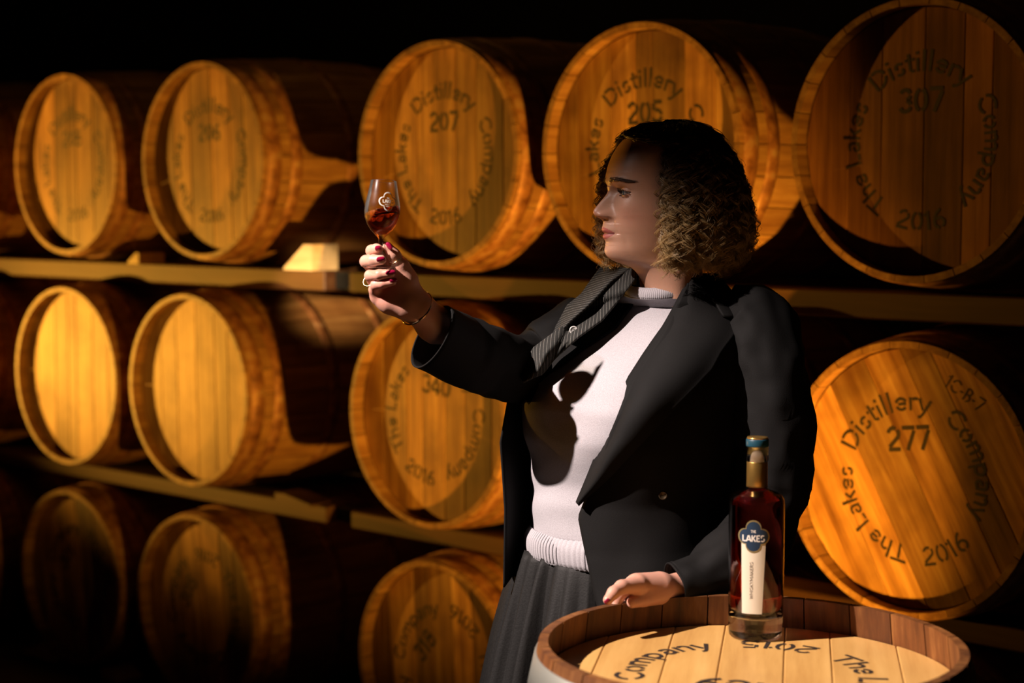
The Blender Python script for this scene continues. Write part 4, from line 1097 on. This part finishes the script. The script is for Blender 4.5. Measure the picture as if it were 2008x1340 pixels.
def grid_mesh(name, G_, uvf=None):
    n, k, _ = G_.shape; V = G_.reshape(-1, 3); F = []
    for i in range(n - 1):
        for j in range(k - 1): F.append((i * k + j, i * k + j + 1, (i + 1) * k + j + 1, (i + 1) * k + j))
    me = new_mesh(name, V, F, True)
    uv = me.uv_layers.new(name='UVMap')
    for l in me.loops:
        i, j = divmod(l.vertex_index, k); uv.data[l.index].uv = uvf(i / (n - 1), j / (k - 1)) if uvf else (i / (n - 1), j / (k - 1))
    return me
def strip(inner, outer, bvh, lift_in, lift_out, bulge, n=46, k=16, fin=None, fout=None, wr=.003, seed=0, sm=10):
    """inner/outer: image-plane polylines lying on the body surface; fin/fout: fallback depths"""
    a, b_ = resample(inner, n), resample(outer, n); Gd = np.zeros((n, k, 3))
    for i in range(n):
        for j in range(k):
            t = j / (k - 1); q = a[i] * (1 - t) + b_[i] * t
            d_in = a[i][2] if len(a[i]) > 2 else 2.8; d_out = b_[i][2] if len(b_[i]) > 2 else 2.8
            lift = (lift_in * (1 - t) + lift_out * t + bulge * math.sin(PI * t)) * min(1.0, .15 + 2.6 * i / (n - 1))
            if bvh is None: p = P(q[0], q[1], d_in * (1 - t) + d_out * t - lift)
            else: p = drape(q[0], q[1], bvh, lift, d_in * (1 - t) + d_out * t)
            p = p + CAMF * -(fold(p, wr * 2, (18, 18, 10), seed))
            Gd[i, j] = p
    # smooth depth only, keep the outline
    cp = A3(CAMP); D = (Gd - cp) @ A3(CAMF); D2 = D.copy()
    for _ in range(sm):
        E = np.pad(D2, 1, mode='edge'); D2 = (E[:-2, 1:-1] + E[2:, 1:-1] + E[1:-1, :-2] + E[1:-1, 2:]) / 4
    return cp + (Gd - cp) * (D2 / D)[..., None]
# left lapel (image right): from the neck to the waist point
li = [(1350, 546, 2.8), (1322, 600, 2.78), (1300, 640, 2.77), (1258, 700, 2.76), (1232, 740, 2.75), (1205, 800, 2.74), (1188, 850, 2.74), (1165, 900, 2.74), (1131, 986, 2.74)]
lo2 = [(1412, 550, 2.8), (1436, 590, 2.8), (1458, 628, 2.78), (1440, 662, 2.76), (1418, 690, 2.75), (1400, 725, 2.73), (1367, 759, 2.72), (1301, 824, 2.72), (1200, 932, 2.73), (1134, 992, 2.74)]
Gd = strip(li, lo2, sbvh, .010, .012, .014, 60, 22, wr=.004, seed=2)
solid(blink('lapel', grid_mesh('lapel', Gd), M['wool'], 'wide black lapel with a notch'), .004, 0)
# collar fold above the notch
Gd = strip([(1352, 540, 2.84), (1372, 560, 2.82), (1400, 592, 2.80), (1418, 622, 2.79)], [(1408, 535, 2.86), (1425, 560, 2.84), (1444, 592, 2.81), (1459, 626, 2.79)], sbvh, .018, .016, .006, 20, 12, wr=.001)
solid(blink('collar', grid_mesh('collar', Gd), M['wool'], 'black coat collar'), .004, 0)
# right front (image left): fold of pinstriped cloth running from the neck to a hanging tip
inn = [(1252, 538, 2.885), (1256, 571, 2.83), (1249, 588, 2.82), (1209, 644, 2.80), (1160, 677, 2.80), (1110, 708, 2.81), (1072, 741, 2.83), (1049, 774, 2.85), (1042, 800, 2.86)]
out = [(1225, 528, 2.93), (1190, 545, 2.95), (1148, 575, 2.96), (1112, 605, 2.96), (1085, 645, 2.95), (1060, 680, 2.93), (1040, 715, 2.91), (1026, 750, 2.90), (1022, 790, 2.90)]
Gd = strip(inn, out, jbvh, .004, .006, .005, 60, 22, wr=.004, seed=5)
solid(blink('front_facing', grid_mesh('front_facing', Gd), M['wool']), .003, 0)
inn = [(1254, 536, 2.875), (1240, 556, 2.84), (1215, 588, 2.80), (1181, 629, 2.79), (1135, 662, 2.78), (1095, 698, 2.79), (1062, 735, 2.81), (1026, 751, 2.82)]
out = [(1237, 527, 2.88), (1205, 548, 2.88), (1178, 575, 2.87), (1158, 600, 2.86), (1112, 634, 2.86), (1080, 657, 2.86), (1046, 682, 2.86), (1018, 731, 2.85)]
Gd = strip(inn, out, jbvh, .012, .016, .005, 70, 20, wr=.004, seed=9); gn, gk, _ = Gd.shape
lbvh = BVHTree.FromPolygons([tuple(x) for x in Gd.reshape(-1, 3)], [(i * gk + j, i * gk + j + 1, (i + 1) * gk + j + 1, (i + 1) * gk + j) for i in range(gn - 1) for j in range(gk - 1)])
solid(blink('lapel', grid_mesh('lapel', Gd, lambda s_, r_: (s_ * 34 + r_ * 4.5, r_)), M['pinstripe'], 'pinstriped lapel turned outwards'), .004, 0)
inn = [(1236, 528, 2.885), (1200, 552, 2.855), (1172, 582, 2.84), (1150, 604, 2.84), (1118, 632, 2.84), (1100, 652, 2.85)]
out = [(1180, 522, 2.95), (1158, 552, 2.94), (1140, 578, 2.93), (1112, 600, 2.92), (1098, 628, 2.91), (1085, 652, 2.91)]
Gd = strip(inn, out, jbvh, .016, .010, .006, 36, 16, wr=.005, seed=13)
solid(blink('collar', grid_mesh('collar', Gd, lambda s_, r_: (s_ * 22 - r_ * 3, r_)), M['pinstripe'], 'pinstriped collar fold'), .004, 0)
# button
bn = link('button', lathe('button', [(0, 0), (.0066, 0), (.0072, .0012), (.0070, .0026), (.0055, .0030), (.0048, .0022), (0, .0020)], 32), plain('pearl_button', (.72, .70, .66), .25), blazer, 'round pearl button')
zb = (CAMP - P(1125, 648, 2.77)).normalized(); xb = zb.cross(Vector((0, 0, 1))).normalized(); yb = zb.cross(xb)
bp_ = drape(1125, 648, lbvh, .0025, 2.8)
bn.matrix_world = Matrix(((xb.x, yb.x, zb.x, bp_.x), (xb.y, yb.y, zb.y, bp_.y), (xb.z, yb.z, zb.z, bp_.z), (0, 0, 0, 1)))
for sg in (-1, 1):
    tq = link('button_hole', lathe('button_hole', [(0, .0030), (.0007, .0030), (.0007, .0020), (0, .0020)], 10), M['paint'], bn); tq.location = (sg * .0002, sg * .0017, -.0004)
# sleeves
def tube(axis, n=72, capend=False, seed=0.0, wr=.006, ref=Vector((0, 0, 1)), sub=6):
    """axis: list of (centre, radius, aspect)"""
    C_ = np.array([[*c, r_, a_] for c, r_, a_ in axis]); m_ = len(C_); t = np.arange(m_); T = np.linspace(0, m_ - 1, (m_ - 1) * sub + 1)
    # catmull-rom
    def cr(x):
        i = int(min(max(math.floor(x), 0), m_ - 2)); f = x - i; p0, p1, p2, p3 = C_[max(i - 1, 0)], C_[i], C_[i + 1], C_[min(i + 2, m_ - 1)]
        return .5 * ((2 * p1) + (-p0 + p2) * f + (2 * p0 - 5 * p1 + 4 * p2 - p3) * f * f + (-p0 + 3 * p1 - 3 * p2 + p3) * f ** 3)
    S = np.array([cr(x) for x in T]); rings = []
    for i in range(len(S)):
        d = Vector(S[min(i + 1, len(S) - 1), :3] - S[max(i - 1, 0), :3]).normalized()
        u = (ref - d * ref.dot(d)).normalized(); w_ = d.cross(u); r_ = []
        for k in range(n):
            a = 2 * PI * k / n; p = Vector(S[i, :3]) + u * (S[i, 3] * math.cos(a)) + w_ * (S[i, 3] * S[i, 4] * math.sin(a))
            q = (u * math.cos(a) + w_ * math.sin(a)); r_.append(p + q * (fold(p, wr, (16, 16, 16), seed) + fold(p, wr * .6, (38, 38, 38), seed + 3)))
        rings.append(r_)
    return rings
ax = [(P(1190, 628, 2.98), .045, 1), (P(1158, 655, 2.995), .073, .9), (P(1110, 690, 2.96), .075, .9), (P(1055, 724, 2.945), .066, .95), (P(1005, 727, 2.90), .0540, 1.0), (P(955, 708, 2.852), .0550, 1.0), (P(905, 688, 2.805), .0550, 1.0)]
rings = tube(ax, seed=1.5, wr=.008)
# slanted open cuff
c0, a1 = P(846, 661, 2.745), (P(868, 601, 2.735) - P(822, 722, 2.755)) * .5
a2 = Vector((-.030, .052, -.012))
last = rings[-1]; cu = []
for k in range(72):
    a = 2 * PI * k / 72; cu.append(c0 + a1 * math.cos(a) + a2 * (-math.sin(a)) * 1.0)
# match orientation of the last ring with the cuff ring
best = min(((sum((last[k] - cu[(s_ * k + o_) % 72]).length for k in range(0, 72, 6)), s_, o_) for s_ in (1, -1) for o_ in range(72)))
cu = [cu[(best[1] * k + best[2]) % 72] for k in range(72)]
for t in np.linspace(0, 1, 12)[1:]: rings.append([last[k].lerp(cu[k], t) + Vector((0, 0, fold(last[k].lerp(cu[k], t), .004 * (1 - t), (20, 20, 20), 4))) for k in range(72)])
V, F = loft(rings); solid(blink('sleeve', new_mesh('sleeve', V, F, True), M['wool'], 'raised black sleeve with open cuff'), .0025)
ax = [(P(1425, 600, 2.84), .035, 1), (P(1468, 620, 2.83), .058, 1), (P(1497, 668, 2.81), .063, 1.0), (P(1512, 760, 2.80), .0645, 1.0), (P(1520, 880, 2.80), .0640, 1.0), (P(1507, 975, 2.80), .0600, 1.0), (P(1478, 1050, 2.765), .056, 1.0), (P(1418, 1108, 2.715), .050, 1), (P(1345, 1150, 2.685), .040, 1), (P(1322, 1158, 2.678), .037, 1)]
rings = tube(ax, seed=6.5, wr=.010, ref=Vector((0, -1, .3)))
V, F = loft(rings); solid(blink('sleeve', new_mesh('sleeve', V, F, True), M['wool'], 'lowered black sleeve'), .0025)
# hanging right front panel (image left)
left_e = [(1030, 745, 2.90), (996, 785, 2.89), (981, 868, 2.885), (986, 940, 2.885), (990, 1000, 2.885), (989, 1080, 2.885), (988, 1152, 2.89)]
right_e = [(1075, 745, 3.02), (1075, 790, 3.03), (1078, 868, 3.04), (1078, 940, 3.04), (1075, 1000, 3.04), (1066, 1040, 3.03), (1046, 1072, 3.01)]
Gd = strip(left_e, right_e, None, 0, 0, -.014, 50, 16, wr=.003, seed=21, sm=2)
solid(blink('front_panel', grid_mesh('front_panel', Gd), M['wool'], 'hanging front edge of the blazer'), .003, 0)
# buttons on the closed side
for (x, y) in ((1300, 972),):
    o = link('button', bn.data, None, blazer, 'dark brass button'); q = drape(x, y, sbvh, .004, 2.78)
    o.matrix_world = Matrix(((xb.x, yb.x, zb.x, q.x), (xb.y, yb.y, zb.y, q.y), (xb.z, yb.z, zb.z, q.z), (0, 0, 0, 1)))
    o.material_slots[0].link = 'OBJECT'; o.material_slots[0].material = plain('brass', (.06, .04, .02), .4, .6)

# ------------------------------------------------------------------ nails and jewellery
M['nail'] = plain('crimson_nail', (.30, .008, .045), .12); M['gold'] = plain('gold', (.85, .60, .32), .18, 1.0)
def nail(c, xd, yd, sx_, sy_):
    """c centre, xd along the finger, yd across"""
    X = Vector(xd).normalized(); Y = Vector(yd); Y = (Y - X * Y.dot(X)).normalized(); Z = X.cross(Y)
    if Z.dot(CAMP - c) < 0: Z = -Z
    V, F = [], []; nn = 9
    for i in range(nn):
        for j in range(nn):
            a, b_ = (i / (nn - 1) * 2 - 1), (j / (nn - 1) * 2 - 1)
            # squircle outline
            x = a * math.sqrt(1 - b_ * b_ / 2.6); y = b_ * math.sqrt(1 - a * a / 2.6)
            V.append(c + X * x * sx_ + Y * y * sy_ + Z * (.0016 - .0024 * y * y - .0010 * x * x))
    for i in range(nn - 1):
        for j in range(nn - 1): F.append((i * nn + j, i * nn + j + 1, (i + 1) * nn + j + 1, (i + 1) * nn + j))
    return solid(plink('fingernail', new_mesh('fingernail', V, F, True), M['nail']), .0005, 1)
def surf_pt(px, py, lift=.0004):
    dv = (P(px, py, 1.0) - CAMP).normalized(); hit = hand_bvh.ray_cast(CAMP, dv)
    return hit[0] - dv * lift if hit[0] else P(px, py, 2.66)
for (x0, y0), (x1, y1), wd in (((735, 488), (747, 487), .0044), ((738, 510), (755, 508), .0044), ((756, 536), (776, 534), .0040), ((764, 552), (779, 549), .0036), ((1186, 1184), (1196, 1176), .0042)):
    c_ = surf_pt((x0 + x1) / 2, (y0 + y1) / 2); X_ = P(x1, y1, 2.66) - P(x0, y0, 2.66)
    nail(c_, X_, Vector((0, -.3, 1)), X_.length * .5, wd)
nail(P(763, 483, 2.6615), P(757, 476, 2.66) - P(769, 492, 2.66), Vector((1, -.6, .5)), .0065, .0040)
def torus_path(name, c, ax1, ax2, r_, label, a0=0, a1=360, n=64):
    th = np.radians(np.linspace(a0, a1, n)); ps = A3(c)[None] + np.cos(th)[:, None] * A3(ax1)[None] + np.sin(th)[:, None] * A3(ax2)[None]
    V, F = tubes(ps[None], np.full((1, n), r_), 8); return plink(name, np_mesh(name, V, F), M['gold'], None, label)
c_ = P(817, 605, 2.712); e1 = (P(841, 578, 2.712) - P(793, 632, 2.712)) * .5; fa = (P(850, 634, 2.722) - P(800, 590, 2.706)).normalized()
e2 = e1.cross(fa).normalized() * .031 + fa * .010
if e2.y > 0: e2 = -e2 + fa * .020
torus_path('bracelet', c_, e1 * 1.03, e2, .0015, 'thin gold bangle')
c_ = P(776, 510, 2.679); fa = (P(760, 484, 2.672) - P(786, 520, 2.683)).normalized(); e1 = fa.cross(Vector((0, 1, 0))).normalized() * .0112; e2 = fa.cross(e1).normalized() * .0112
torus_path('finger_ring', c_, e1, e2, .0009, 'gold ring on the thumb')
c_ = P(722, 552, 2.692); fa = (P(726, 541, 2.680) - P(738, 553, 2.70)).normalized(); e1 = fa.cross(Vector((0, 1, 0))).normalized() * .0082; e2 = fa.cross(e1).normalized() * .0082
torus_path('finger_ring', c_, e1, e2, .0009, 'gold ring on the ring finger')
